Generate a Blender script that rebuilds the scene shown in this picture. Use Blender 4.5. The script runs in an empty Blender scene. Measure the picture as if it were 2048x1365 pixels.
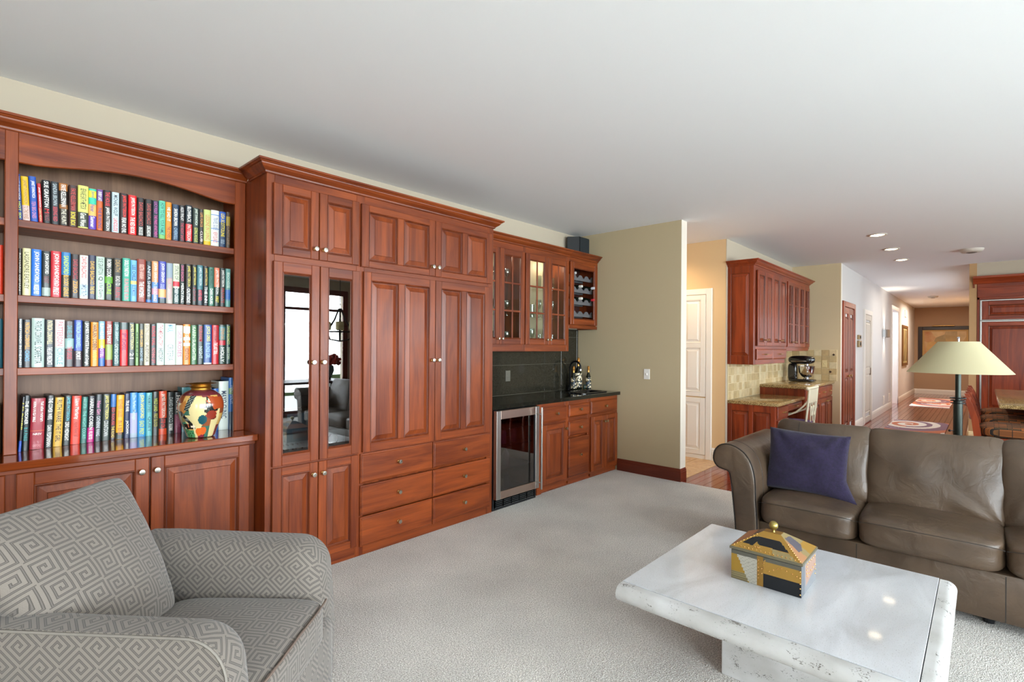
import bpy, bmesh, math, random
from math import sin, cos, pi, atan2, radians, sqrt
from mathutils import Vector, Matrix, noise

S = bpy.context.scene
COL = S.collection
random.seed(7)

# ------------------------------------------------------------------ camera
F_PX, CAM_H, YAW, ROLL, HZ = 1023.0, 1.42, atan2(942, 1023), 0.0068, 694.6
fw = Vector((cos(YAW), sin(YAW), 0)); rt = Vector((sin(YAW), -cos(YAW), 0)); up = Vector((0, 0, 1))
cr = rt * cos(ROLL) + up * sin(ROLL); cu = -rt * sin(ROLL) + up * cos(ROLL)
cd = bpy.data.cameras.new('camera'); cam = bpy.data.objects.new('camera', cd); COL.objects.link(cam)
cd.sensor_width = 36; cd.lens = F_PX / 2048 * 36; cd.shift_y = (HZ - 682.5) / 2048
cd.clip_start = 0.02; cd.clip_end = 200
m = Matrix((cr, cu, -fw)).transposed().to_4x4(); m.translation = Vector((0, 0, CAM_H)); cam.matrix_world = m
S.camera = cam

# ------------------------------------------------------------------ world, daylight, exposure
def lin(h):
    h = h.lstrip('#'); o = []
    for i in (0, 2, 4):
        c = int(h[i:i + 2], 16) / 255; o.append(c / 12.92 if c <= .04045 else ((c + .055) / 1.055) ** 2.4)
    return tuple(o)
w = bpy.data.worlds.new('daylight'); S.world = w; w.use_nodes = True
bg = w.node_tree.nodes['Background']; bg.inputs[0].default_value = (.90, .93, 1, 1); bg.inputs[1].default_value = 2.2
S.view_settings.view_transform = 'Standard'; S.view_settings.look = 'None'
S.view_settings.exposure = 0.20; S.view_settings.gamma = 1; S.view_settings.use_curve_mapping = False
S.cycles.use_denoising = True; S.cycles.max_bounces = 10; S.cycles.diffuse_bounces = 6; S.cycles.glossy_bounces = 5
S.cycles.transparent_max_bounces = 16; S.cycles.transmission_bounces = 6; S.cycles.sample_clamp_indirect = 6
S.cycles.caustics_reflective = False; S.cycles.caustics_refractive = False

def lamp(name, kind, loc, power, color, rot=(0, 0, 0), size=None, size_y=None, spot=None, blend=.6, radius=.05):
    l = bpy.data.lights.new(name, kind); l.energy = power; l.color = color
    if kind == 'AREA':
        l.shape = 'RECTANGLE'; l.size = size; l.size_y = size_y
    else:
        l.shadow_soft_size = radius
    if spot: l.spot_size = spot; l.spot_blend = blend
    o = bpy.data.objects.new(name, l); COL.objects.link(o); o.location = loc; o.rotation_euler = rot
    return o
DAY = (.845, .90, 1.0)
WINDOWS = [(-1.9, .3, .1, 2.5), (.65, 2.05, .1, 2.5), (2.45, 3.85, .1, 2.5), (4.35, 5.62, .1, 2.5), (6.3, 8.3, .95, 2.4), (8.8, 10.6, .95, 2.4)]
WP = [74, 50, 50, 48, 44, 32]
for i, (x0, x1, z0, z1) in enumerate(WINDOWS):      # daylight coming in through each window opening of the rear wall
    lamp('window_daylight', 'AREA', ((x0 + x1) / 2, -4.9, (z0 + z1) / 2 + .9), WP[i] * 11, DAY, (radians(72), 0, 0), x1 - x0 + .9, 3.9)
LW = (-2.5, -.4, .5, 2.4)     # window in the left wall: y0, y1, z0, z1
lamp('window_daylight', 'AREA', (-2.82, (LW[0] + LW[1]) / 2, 1.45), 60, DAY, (radians(90), 0, radians(-90)), 2.0, 1.8)
# upward area lamps added low outside these windows to lighten the ceiling
for x0, x1, z0, z1 in WINDOWS[:4]:
    lamp('ceiling_fill', 'AREA', ((x0 + x1) / 2, -4.55, .05), 22, (.87, .90, 1), (radians(135), 0, 0), x1 - x0, .8)
lamp('hall_window_daylight', 'AREA', (13.3, -.05, 1.5), 34, (.85, .92, 1), (radians(90), 0, 0), 3.2, 1.5)

# ------------------------------------------------------------------ materials
MATS = {}
def nodes(name):
    m = bpy.data.materials.new(name); m.use_nodes = True; nt = m.node_tree
    return m, nt, nt.nodes['Principled BSDF']
def link(nt, a, ao, b, bi): nt.links.new(a.outputs[ao], b.inputs[bi])
def nn(nt, t, **k):
    n = nt.nodes.new(t)
    for a, v in k.items(): setattr(n, a, v)
    return n
def M(name, hexcol, rough=.5, metal=0, coat=0, bump=0, bscale=100, spec=.5, emit=None, estr=0, sheen=0, var=0, vscale=4):
    if name in MATS: return MATS[name]
    m, nt, p = nodes(name); c = lin(hexcol)
    p.inputs['Base Color'].default_value = (*c, 1); p.inputs['Roughness'].default_value = rough
    p.inputs['Metallic'].default_value = metal; p.inputs['Coat Weight'].default_value = coat
    p.inputs['Specular IOR Level'].default_value = spec; p.inputs['Sheen Weight'].default_value = sheen
    if emit: p.inputs['Emission Color'].default_value = (*lin(emit), 1); p.inputs['Emission Strength'].default_value = estr
    tc = nn(nt, 'ShaderNodeTexCoord')
    if bump:
        n = nn(nt, 'ShaderNodeTexNoise'); n.inputs['Scale'].default_value = bscale; n.inputs['Detail'].default_value = 3
        b = nn(nt, 'ShaderNodeBump'); b.inputs['Strength'].default_value = bump; b.inputs['Distance'].default_value = .004
        link(nt, tc, 'Object', n, 'Vector'); link(nt, n, 0, b, 'Height'); link(nt, b, 0, p, 'Normal')
    if var:
        n = nn(nt, 'ShaderNodeTexNoise'); n.inputs['Scale'].default_value = vscale; n.inputs['Detail'].default_value = 4
        r = nn(nt, 'ShaderNodeMapRange'); r.inputs[1].default_value = .3; r.inputs[2].default_value = .7
        r.inputs[3].default_value = 1 - var; r.inputs[4].default_value = 1 + var
        mx = nn(nt, 'ShaderNodeVectorMath', operation='SCALE'); mx.inputs[0].default_value = c
        link(nt, tc, 'Object', n, 'Vector'); link(nt, n, 0, r, 0); link(nt, r, 0, mx, 'Scale'); link(nt, mx, 0, p, 'Base Color')
    MATS[name] = m; return m
def wood(name, light, dark, axis, rough=.36, scale=1.0, coat=.10, vary=.12):
    """stained wood: grain drawn out along one axis, tone a little different from board to board"""
    if name in MATS: return MATS[name]
    m, nt, p = nodes(name)
    tc = nn(nt, 'ShaderNodeTexCoord'); oi = nn(nt, 'ShaderNodeObjectInfo')
    off = nn(nt, 'ShaderNodeVectorMath', operation='MULTIPLY_ADD'); off.inputs[1].default_value = (37, 53, 71)
    cmb = nn(nt, 'ShaderNodeCombineXYZ')
    for i in range(3): link(nt, oi, 'Random', cmb, i)
    link(nt, cmb, 0, off, 0); link(nt, tc, 'Object', off, 2)
    mp = nn(nt, 'ShaderNodeMapping'); sc = [9 * scale] * 3; sc['xyz'.index(axis)] = .9 * scale; mp.inputs['Scale'].default_value = sc
    link(nt, off, 0, mp, 'Vector')
    n1 = nn(nt, 'ShaderNodeTexNoise'); n1.inputs['Scale'].default_value = 1.3; n1.inputs['Detail'].default_value = 5; n1.inputs['Distortion'].default_value = 1.2
    link(nt, mp, 0, n1, 'Vector')
    mp2 = nn(nt, 'ShaderNodeMapping'); sc2 = [160 * scale] * 3; sc2['xyz'.index(axis)] = 5 * scale; mp2.inputs['Scale'].default_value = sc2
    link(nt, off, 0, mp2, 'Vector')
    n2 = nn(nt, 'ShaderNodeTexNoise'); n2.inputs['Scale'].default_value = 1; n2.inputs['Detail'].default_value = 2
    link(nt, mp2, 0, n2, 'Vector')
    ad = nn(nt, 'ShaderNodeMath', operation='MULTIPLY_ADD'); ad.inputs[1].default_value = .3; link(nt, n2, 0, ad, 0); link(nt, n1, 0, ad, 2)
    cr_ = nn(nt, 'ShaderNodeValToRGB'); e = cr_.color_ramp.elements
    e[0].position = .38; e[0].color = (*lin(dark), 1); e[1].position = .9; e[1].color = (*lin(light), 1)
    link(nt, ad, 0, cr_, 0)
    mr = nn(nt, 'ShaderNodeMapRange'); mr.inputs[3].default_value = 1 - vary; mr.inputs[4].default_value = 1 + vary
    link(nt, oi, 'Random', mr, 0)
    vm = nn(nt, 'ShaderNodeVectorMath', operation='SCALE'); link(nt, cr_, 0, vm, 0); link(nt, mr, 0, vm, 'Scale')
    link(nt, vm, 0, p, 'Base Color')
    p.inputs['Roughness'].default_value = rough; p.inputs['Coat Weight'].default_value = coat; p.inputs['Coat Roughness'].default_value = .12; p.inputs['Specular IOR Level'].default_value = .38
    b = nn(nt, 'ShaderNodeBump'); b.inputs['Strength'].default_value = .05; b.inputs['Distance'].default_value = .002
    link(nt, n2, 0, b, 'Height'); link(nt, b, 0, p, 'Normal')
    MATS[name] = m; return m
def attr_mat(name, rough=.5, metal=0, coat=0, bump=0, bscale=200):
    m, nt, p = nodes(name); a = nn(nt, 'ShaderNodeAttribute', attribute_name='paint')
    link(nt, a, 'Color', p, 'Base Color'); p.inputs['Roughness'].default_value = rough
    p.inputs['Metallic'].default_value = metal; p.inputs['Coat Weight'].default_value = coat
    if bump:
        tc = nn(nt, 'ShaderNodeTexCoord'); n = nn(nt, 'ShaderNodeTexNoise'); n.inputs['Scale'].default_value = bscale
        b = nn(nt, 'ShaderNodeBump'); b.inputs['Strength'].default_value = bump; b.inputs['Distance'].default_value = .003
        link(nt, tc, 'Object', n, 'Vector'); link(nt, n, 0, b, 'Height'); link(nt, b, 0, p, 'Normal')
    MATS[name] = m; return m
def thin_glass(name, tint=(.95, .97, .96), ior=1.5, rough=0.0, base=0.0):
    """a flat pane: part clear, part mirror by its angle"""
    m = bpy.data.materials.new(name); m.use_nodes = True; nt = m.node_tree; nt.nodes.clear()
    out = nn(nt, 'ShaderNodeOutputMaterial'); mx = nn(nt, 'ShaderNodeMixShader'); t = nn(nt, 'ShaderNodeBsdfTransparent')
    g = nn(nt, 'ShaderNodeBsdfGlossy'); f = nn(nt, 'ShaderNodeFresnel'); f.inputs[0].default_value = ior
    t.inputs[0].default_value = (*tint, 1); g.inputs['Roughness'].default_value = rough; g.inputs[0].default_value = (1, 1, 1, 1)
    ad = nn(nt, 'ShaderNodeMath', operation='ADD'); ad.inputs[1].default_value = base; ad.use_clamp = True
    gm = nn(nt, 'ShaderNodeNewGeometry'); sb = nn(nt, 'ShaderNodeMath', operation='SUBTRACT'); sb.inputs[0].default_value = 1; link(nt, gm, 'Backfacing', sb, 1)
    ml = nn(nt, 'ShaderNodeMath', operation='MULTIPLY'); link(nt, f, 0, ad, 0); link(nt, ad, 0, ml, 0); link(nt, sb, 0, ml, 1); link(nt, ml, 0, mx, 0); link(nt, t, 0, mx, 1); link(nt, g, 0, mx, 2); link(nt, mx, 0, out, 0)
    MATS[name] = m; return m
def speckle(name, cols, scale=220, rough=.15, coat=0, scale2=None, metal=0):
    """granite and the like: cells of several colours"""
    m, nt, p = nodes(name); tc = nn(nt, 'ShaderNodeTexCoord')
    v = nn(nt, 'ShaderNodeTexVoronoi'); v.inputs['Scale'].default_value = scale
    n = nn(nt, 'ShaderNodeTexNoise'); n.inputs['Scale'].default_value = scale2 or scale / 8; n.inputs['Detail'].default_value = 4
    link(nt, tc, 'Object', v, 'Vector'); link(nt, tc, 'Object', n, 'Vector')
    s = nn(nt, 'ShaderNodeSeparateColor'); link(nt, v, 'Color', s, 0)
    a = nn(nt, 'ShaderNodeMath', operation='MULTIPLY_ADD'); a.inputs[1].default_value = .55; link(nt, s, 0, a, 0)
    b = nn(nt, 'ShaderNodeMath', operation='MULTIPLY'); b.inputs[1].default_value = .5; link(nt, n, 0, b, 0); link(nt, b, 0, a, 2)
    r = nn(nt, 'ShaderNodeValToRGB'); r.color_ramp.interpolation = 'LINEAR'; e = r.color_ramp.elements
    while len(e) < len(cols): e.new(.5)
    for i, c in enumerate(cols): e[i].position = .12 + .72 * i / (len(cols) - 1); e[i].color = (*lin(c), 1)
    link(nt, a, 0, r, 0); link(nt, r, 0, p, 'Base Color'); p.inputs['Roughness'].default_value = rough; p.inputs['Coat Weight'].default_value = coat
    MATS[name] = m; return m

CH_L, CH_D = '8e4218', '4e1a07'
WV = wood('cherry_upright', CH_L, CH_D, 'z'); WX = wood('cherry_lengthwise', CH_L, CH_D, 'x'); WY = wood('cherry_crosswise', CH_L, CH_D, 'y')
WBACK = wood('cabinet_back_wood', '7a5a42', '5a3e2c', 'z', rough=.45, coat=0)
WK = wood('kitchen_cherry_upright', '963f1c', '5c200e', 'z'); WKX = wood('kitchen_cherry_lengthwise', '963f1c', '5c200e', 'x'); WKY = wood('kitchen_cherry_crosswise', '963f1c', '5c200e', 'y')
WBASE = wood('baseboard_wood', '74321f', '541f12', 'y', rough=.35)
WFLOOR = wood('floor_plank_wood', '9a4026', '6a2014', 'x', rough=.16, coat=.5, vary=.3)
WALLP = M('wall_paint', 'baae9a', .85, bump=.04, bscale=300)
WALLG = M('wall_paint_khaki', 'b8a888', .85, bump=.04, bscale=300)
WALLW = M('hall_wall_paint', 'd4d2d0', .85)
WALLT = M('alcove_wall_paint', 'd8b88c', .85)
WALLB = M('far_wall_paint', 'b4967a', .85)
CEILP = M('ceiling_paint', 'eceef0', .9)
TRIMW = M('white_trim_paint', 'ece8e0', .4)
BRASS = M('brass', 'b8965c', .3, 1); PEWTER = M('pewter_knob_face', 'c8c4b8', .22, 1); CHROME = M('chrome', 'd8d8da', .12, 1)
STEEL = M('brushed_steel', 'b8b6b2', .3, 1); BLACKM = M('black_metal', '16181a', .3, .6); BLACKP = M('black_plastic', '141518', .4)
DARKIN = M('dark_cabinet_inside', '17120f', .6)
GLASS = thin_glass('clear_pane', (.93, .95, .93), 1.5); SMOKE = thin_glass('smoked_pane', (.62, .64, .64), 1.75, base=.08)
DSMOKE = thin_glass('dark_appliance_glass', (.38, .30, .33), 1.7, base=.05)
GLASSW = thin_glass('drinking_glass', (.82, .86, .84), 1.9, base=.08)
GRANB = speckle('black_granite', ['0c0d0c', '16170f', '1c1c18', '2e2c26'], 420, .06)
GRANG = speckle('golden_granite', ['2c2218', '6a5434', '9a7f50', 'c4ab78', '5a4428'], 160, .1)
TILEB = speckle('dark_granite_tile', ['161612', '22211a', '2a2820', '3a372e'], 500, .1)

# ------------------------------------------------------------------ helpers
WMX = {}
def finish(name, bm, mat, parent=None, smooth=None, loc=None, rot=None, tris=False):
    """link a bmesh given in world coordinates as ONE object; its origin goes to its parent's or to LOC"""
    me = bpy.data.meshes.new(name)
    bmesh.ops.recalc_face_normals(bm, faces=bm.faces[:])
    if parent is not None: mw = WMX[parent.name]
    else:
        mw = Matrix.Translation(Vector(loc or (0, 0, 0))) @ (rot or Matrix.Identity(4))
    bmesh.ops.transform(bm, matrix=mw.inverted(), verts=bm.verts[:])
    bm.to_mesh(me); bm.free()
    mats = mat if isinstance(mat, (list, tuple)) else [mat]
    for k in mats: me.materials.append(k)
    if smooth is not None:
        me.shade_smooth(); me.set_sharp_from_angle(angle=radians(smooth))
    o = bpy.data.objects.new(name, me); COL.objects.link(o)
    if parent is not None: o.parent = parent
    else: o.matrix_world = mw
    WMX[o.name] = mw
    return o
def tag(o, label=None, cat=None, group=None, kind=None):
    if label: o['label'] = label
    if cat: o['category'] = cat
    if group: o['group'] = group
    if kind: o['kind'] = kind
    return o
def thing(name, label, cat, loc, rz=0, group=None):
    o = bpy.data.objects.new(name, None); COL.objects.link(o); o.empty_display_size = .05
    mw = Matrix.Translation(Vector(loc)) @ Matrix.Rotation(rz, 4, 'Z'); o.matrix_world = mw; WMX[o.name] = mw
    return tag(o, label, cat, group)
def struct(name, bm, mat, parent=None, smooth=None):
    o = finish(name, bm, mat, parent, smooth)
    if parent is None: o['kind'] = 'structure'
    return o
def dup(root, dloc=(0, 0, 0), label=None, mw=None):
    r = root.copy(); COL.objects.link(r)
    if mw is None: mw = Matrix.Translation(Vector(dloc)) @ WMX[root.name]
    r.matrix_world = mw; WMX[r.name] = mw
    if label: r['label'] = label
    for ch in list(root.children):
        c = ch.copy(); COL.objects.link(c); c.parent = r
        for g in list(ch.children):
            d = g.copy(); COL.objects.link(d); d.parent = c
    return r
NB = bmesh.new
class Fr:
    """a cabinet face: U runs along it, N comes out of it, Z is up"""
    def __init__(s, O, U, N): s.O = Vector(O); s.U = Vector(U); s.N = Vector(N)
    def p(s, u, z, n): return s.O + s.U * u + s.N * n + Vector((0, 0, z))
FX = lambda y: Fr((0, y, 0), (1, 0, 0), (0, -1, 0))            # faces the camera side (-y); u = x
FY = lambda x: Fr((x, 0, 0), (0, 1, 0), (-1, 0, 0))            # faces -x; u = y
def loft(bm, F, u0, u1, z0, z1, rings, cap0=True, cap1=True, mi=0):
    L = []
    for ins, n in rings:
        a, b, c, d = u0 + ins, u1 - ins, z0 + ins, z1 - ins
        L.append([bm.verts.new(F.p(a, c, n)), bm.verts.new(F.p(b, c, n)), bm.verts.new(F.p(b, d, n)), bm.verts.new(F.p(a, d, n))])
    fs = []
    for A, B in zip(L, L[1:]):
        for i in range(4): fs.append(bm.faces.new((A[i], A[(i + 1) % 4], B[(i + 1) % 4], B[i])))
    if cap0: fs.append(bm.faces.new(L[0][::-1]))
    if cap1: fs.append(bm.faces.new(L[-1]))
    for f in fs: f.material_index = mi
def fbox(bm, F, u0, u1, z0, z1, n0, n1, bev=.002, mi=0):
    loft(bm, F, u0, u1, z0, z1, [(0, n0), (0, n1 - bev), (bev, n1)] if bev else [(0, n0), (0, n1)], mi=mi)
def box(bm, x0, y0, z0, x1, y1, z1, bev=0, mi=0):
    r = bmesh.ops.create_cube(bm, size=1, matrix=Matrix.Translation(((x0 + x1) / 2, (y0 + y1) / 2, (z0 + z1) / 2)) @ Matrix.Diagonal((abs(x1 - x0), abs(y1 - y0), abs(z1 - z0), 1)))
    vs = r['verts']; es = list({e for v in vs for e in v.link_edges})
    for f in {f for v in vs for f in v.link_faces}: f.material_index = mi
    if bev: bmesh.ops.bevel(bm, geom=es, offset=bev, segments=2, affect='EDGES', profile=.5)
def ring_faces(bm, R, closed=True):
    for A, B in zip(R, R[1:]):
        n = len(A)
        for i in range(n if closed else n - 1): bm.faces.new((A[i], A[(i + 1) % n], B[(i + 1) % n], B[i]))
def lathe(bm, prof, base=(0, 0, 0), axis=(0, 0, 1), seg=24, cap=True):
    ax = Vector(axis).normalized(); t = Vector((1, 0, 0)) if abs(ax.x) < .9 else Vector((0, 1, 0))
    a = ax.cross(t).normalized(); b = ax.cross(a); R = []
    for r, h in prof:
        R.append([bm.verts.new(Vector(base) + ax * h + (a * cos(2 * pi * i / seg) + b * sin(2 * pi * i / seg)) * max(r, 1e-4)) for i in range(seg)])
    ring_faces(bm, R)
    if cap: bm.faces.new(R[0][::-1]); bm.faces.new(R[-1])
def tube(bm, pts, rad, seg=8, cap=True, flat=1.0):
    pts = [Vector(p) for p in pts]; n = len(pts); R = []; rr = rad if isinstance(rad, (list, tuple)) else [rad] * n
    t0 = (pts[1] - pts[0]).normalized(); ref = Vector((0, 0, 1)) if abs(t0.z) < .9 else Vector((1, 0, 0))
    a = t0.cross(ref).normalized()
    for i, p in enumerate(pts):
        t = ((pts[min(i + 1, n - 1)] - pts[max(i - 1, 0)])).normalized()
        a = (a - t * a.dot(t)).normalized(); b = t.cross(a)
        R.append([bm.verts.new(p + (a * cos(2 * pi * k / seg) + b * sin(2 * pi * k / seg) * flat) * rr[i]) for k in range(seg)])
    ring_faces(bm, R)
    if cap: bm.faces.new(R[0][::-1]); bm.faces.new(R[-1])
def ball(bm, c, r, seg=12, sc=(1, 1, 1)):
    bmesh.ops.create_uvsphere(bm, u_segments=seg, v_segments=max(6, seg * 2 // 3), radius=r, matrix=Matrix.Translation(c) @ Matrix.Diagonal((*sc, 1)))
def prism(bm, pts, ext):
    """polygon PTS (3-D points) pushed along vector EXT"""
    A = [bm.verts.new(Vector(p)) for p in pts]; B = [bm.verts.new(Vector(p) + Vector(ext)) for p in pts]
    n = len(A); bm.faces.new(A[::-1]); bm.faces.new(B)
    for i in range(n): bm.faces.new((A[i], A[(i + 1) % n], B[(i + 1) % n], B[i]))
def sweep(bm, path, prof):
    """moulding: PROF [(out, z)] carried along the plan PATH [(x, y)], mitred; out is to the right-hand side of travel"""
    P = [Vector(p) for p in path]; D = [(b - a).normalized() for a, b in zip(P, P[1:])]; R = []
    for i, p in enumerate(P):
        d0 = D[max(i - 1, 0)]; d1 = D[min(i, len(D) - 1)]; n0 = Vector((d0.y, -d0.x)); n1 = Vector((d1.y, -d1.x))
        mdir = (n0 + n1).normalized(); k = 1 / max(.2, mdir.dot(n0))
        R.append([bm.verts.new((p.x + mdir.x * o * k, p.y + mdir.y * o * k, z)) for o, z in prof])
    ring_faces(bm, R); bm.faces.new(R[0][::-1]); bm.faces.new(R[-1])
def dome_knob(F, u, z, n, parent, r=.015, face=None, name='knob'):
    bm = NB(); lathe(bm, [(r * .62, n), (r * .62, n + .002), (r * .38, n + .004), (r * .34, n + .013), (r * .8, n + .018), (r, n + .021), (r, n + .025), (r * .88, n + .028), (r * .6, n + .0285)], F.p(u, z, 0), F.N, 16)
    bm.faces.ensure_lookup_table(); q = finish(name, bm, [BRASS, PEWTER] if face is None else [face, face], parent, 40)
    q.data.polygons[len(q.data.polygons) - 1].material_index = 1
    for pl_ in q.data.polygons[-18:]: pl_.material_index = 1
    return q

def raised(F, u0, u1, z0, z1, parent, mat, n=0, name='panel', d=.02):
    bm = NB(); loft(bm, F, u0, u1, z0, z1, [(0, n + .002), (0, n + .007), (.006, n + .007), (.034, n + d - .004), (.037, n + d - .001)], cap0=True)
    bm.faces.ensure_lookup_table()
    for f in list(bm.faces)[:8]: f.material_index = 1
    for f in list(bm.faces)[12:16]: f.material_index = 1
    return finish(name, bm, [mat, WG if mat in (WV, WK) else mat], parent)
def sticking(bm, F, u0, u1, z0, z1, n, d=.02, mi=0):
    loft(bm, F, u0, u1, z0, z1, [(0, n + .001), (0, n + d + .001), (.003, n + d + .002), (.006, n + d - .002), (.0065, n + d - .007), (.0105, n + d - .010), (.0105, n + .001)], cap0=False, cap1=False, mi=mi)
WG = wood('cherry_glazed_groove', '7a3a1c', '4a1a0a', 'z')
def pieces(name, F, rects, n0, n1, mat, parent, bev=.002):
    for a, b, c, d in rects:
        bm = NB(); fbox(bm, F, a, b, c, d, n0, n1, bev); finish(name, bm, mat, parent)
def door(F, u0, u1, z0, z1, parent, cols=1, glass=None, grid=None, sw=.055, rw=.058, knob=None, mat=WV, matr=WX, n=0, mid=.05, rows=None, name='door', kr=.015, bar=None, hollow=False, groove=None):
    """stile-and-rail door with raised panels or a pane; parts of the door hang under it"""
    bm = NB(); d = .02
    fbox(bm, F, u0, u0 + sw, z0, z1, n, n + d, .003); fbox(bm, F, u1 - sw, u1, z0, z1, n, n + d, .003)
    fbox(bm, F, u0 + sw, u1 - sw, z0, z0 + rw, n, n + d, .003, 1); fbox(bm, F, u0 + sw, u1 - sw, z1 - rw, z1, n, n + d, .003, 1)
    ops = []; iw = (u1 - u0 - 2 * sw - mid * (cols - 1)) / cols
    rs = rows or [(z0 + rw, z1 - rw)]
    for (ra, rb) in rs:
        for c in range(cols):
            a = u0 + sw + c * (iw + mid); ops.append((a, a + iw, ra, rb))
            sticking(bm, F, a, a + iw, ra, rb, n, d, 2)
    for c in range(cols - 1):
        a = u0 + sw + iw + c * (iw + mid); fbox(bm, F, a, a + mid, z0 + rw, z1 - rw, n, n + d, .003)
    for (ra, rb), (rc, rd) in zip(rs, rs[1:]): fbox(bm, F, u0 + sw, u1 - sw, rb, rc, n, n + d, .003, 1)
    o = finish(name, bm, [mat, matr, groove or (WG if mat in (WV, WK) else mat)], parent)
    for a, b, c, e in ops:
        if hollow: continue
        if glass:
            g = NB(); loft(g, F, a + .004, b - .004, c + .004, e - .004, [(0, n + .006), (0, n + .010)]); finish('glass_pane', g, glass, o)
            if grid:
                gc, gr = grid
                for i in range(1, gc):
                    x = a + (b - a) * i / gc; g = NB(); fbox(g, F, x - .009, x + .009, c, e, n + .010, n + .019, .003); finish('muntin', g, mat, o)
                for i in range(1, gr):
                    z = c + (e - c) * i / gr; g = NB(); fbox(g, F, a, b, z - .009, z + .009, n + .0095, n + .0185, .003); finish('muntin', g, matr, o)
        else: raised(F, a + .010, b - .010, c + .010, e - .010, o, mat, n)
    if knob: dome_knob(F, knob[0], knob[1], n + d, o, kr)
    if bar:
        b = NB(); (bu, bz, bw) = bar; tube(b, [F.p(bu - bw, bz, n + d), F.p(bu - bw, bz, n + d + .028), F.p(bu + bw, bz, n + d + .028), F.p(bu + bw, bz, n + d)], .006, 6); finish('handle', b, BRASS, o, 60)
    return o
def drawer(F, u0, u1, z0, z1, parent, knob=None, mat=WX, n=0, kr=.015, bar=None):
    bm = NB(); loft(bm, F, u0, u1, z0, z1, [(0, n), (0, n + .010), (.003, n + .013), (.006, n + .0135), (.010, n + .018), (.014, n + .020)])
    o = finish('drawer', bm, mat, parent)
    if knob: dome_knob(F, knob[0], knob[1], n + .02, o, kr)
    if bar:
        b = NB(); (bu, bz, bw) = bar; tube(b, [F.p(bu - bw, bz, n + .02), F.p(bu - bw, bz, n + .046), F.p(bu + bw, bz, n + .046), F.p(bu + bw, bz, n + .02)], .006, 6); finish('handle', b, BRASS, o, 60)
    return o
def paint(o, fn):
    """per-face colour attribute from a function of the face centre (local coordinates)"""
    me = o.data; at = me.color_attributes.new('paint', 'FLOAT_COLOR', 'CORNER')
    for p in me.polygons:
        c = (*lin(fn(p.center, p.normal)), 1)
        for li in p.loop_indices: at.data[li].color = c
TXT = {}
def text_data(t):
    if t not in TXT:
        c = bpy.data.curves.new('t', 'FONT'); c.body = t; c.resolution_u = 2; c.offset = .012; c.size = 1
        o = bpy.data.objects.new('t', c); COL.objects.link(o)
        me = bpy.data.meshes.new_from_object(o.evaluated_get(bpy.context.evaluated_depsgraph_get()))
        vs = [v.co.copy() for v in me.vertices]; fs = [tuple(p.vertices) for p in me.polygons]
        bpy.data.objects.remove(o); bpy.data.curves.remove(c); bpy.data.meshes.remove(me)
        xs = [v.x for v in vs]; ys = [v.y for v in vs]; TXT[t] = (vs, fs, min(xs), max(xs), min(ys), max(ys))
    return TXT[t]
def lettering(t, origin, xdir, ydir, length, height, mat, parent, name='title', lift=0):
    vs, fs, x0, x1, y0, y1 = text_data(t)
    sx = length / (x1 - x0); sy = height / (y1 - y0); X = Vector(xdir); Y = Vector(ydir); O = Vector(origin)
    me = bpy.data.meshes.new(name); me.from_pydata([O + X * (v.x - x0) * sx + Y * (v.y - y0) * sy for v in vs], [], fs); me.materials.append(mat)
    o = bpy.data.objects.new(name, me); COL.objects.link(o); o.parent = parent; return o
def cubegrid(bm, n):
    D = {}
    def V_(i, j, k):
        if (i, j, k) not in D: D[i, j, k] = bm.verts.new((-1 + 2 * i / n, -1 + 2 * j / n, -1 + 2 * k / n))
        return D[i, j, k]
    for i in range(n):
        for j in range(n):
            for e in (0, n):
                for w in range(3):
                    q = [(i, j), (i + 1, j), (i + 1, j + 1), (i, j + 1)]
                    c = [((e, a, b), (a, e, b), (a, b, e))[w] for a, b in q]
                    bm.faces.new([V_(*t) for t in c])
    return list(D.values())
def softbox(bm, c, h, k=5, n=10, mat=None, nz=0, nsc=3, seed=0, puff=(0, 0, 0)):
    """upholstered block: superellipsoid of half sizes H around C, with a little noise"""
    vs = cubegrid(bm, n + 1)
    for v in vs:
        p = v.co.copy(); q = Vector([math.copysign(abs(t) ** .9, t) for t in p])
        s = (abs(q.x) ** k + abs(q.y) ** k + abs(q.z) ** k) ** (1 / k); q = q / s
        b = Vector((q.x * h[0], q.y * h[1], q.z * h[2]))
        for i in range(3):
            if puff[i]:
                j, l = (i + 1) % 3, (i + 2) % 3; b[i] += math.copysign(puff[i], q[i]) * abs(q[i]) ** 3 * (1 - q[j] ** 2) * (1 - q[l] ** 2)
        if nz: b += b.normalized() * nz * noise.noise(Vector(p) * nsc + Vector((seed, seed * 2, 0)))
        b += Vector(c); v.co = (mat @ b) if mat else b
    return vs
# ------------------------------------------------------------------ room shell
CZ = 2.787
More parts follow.
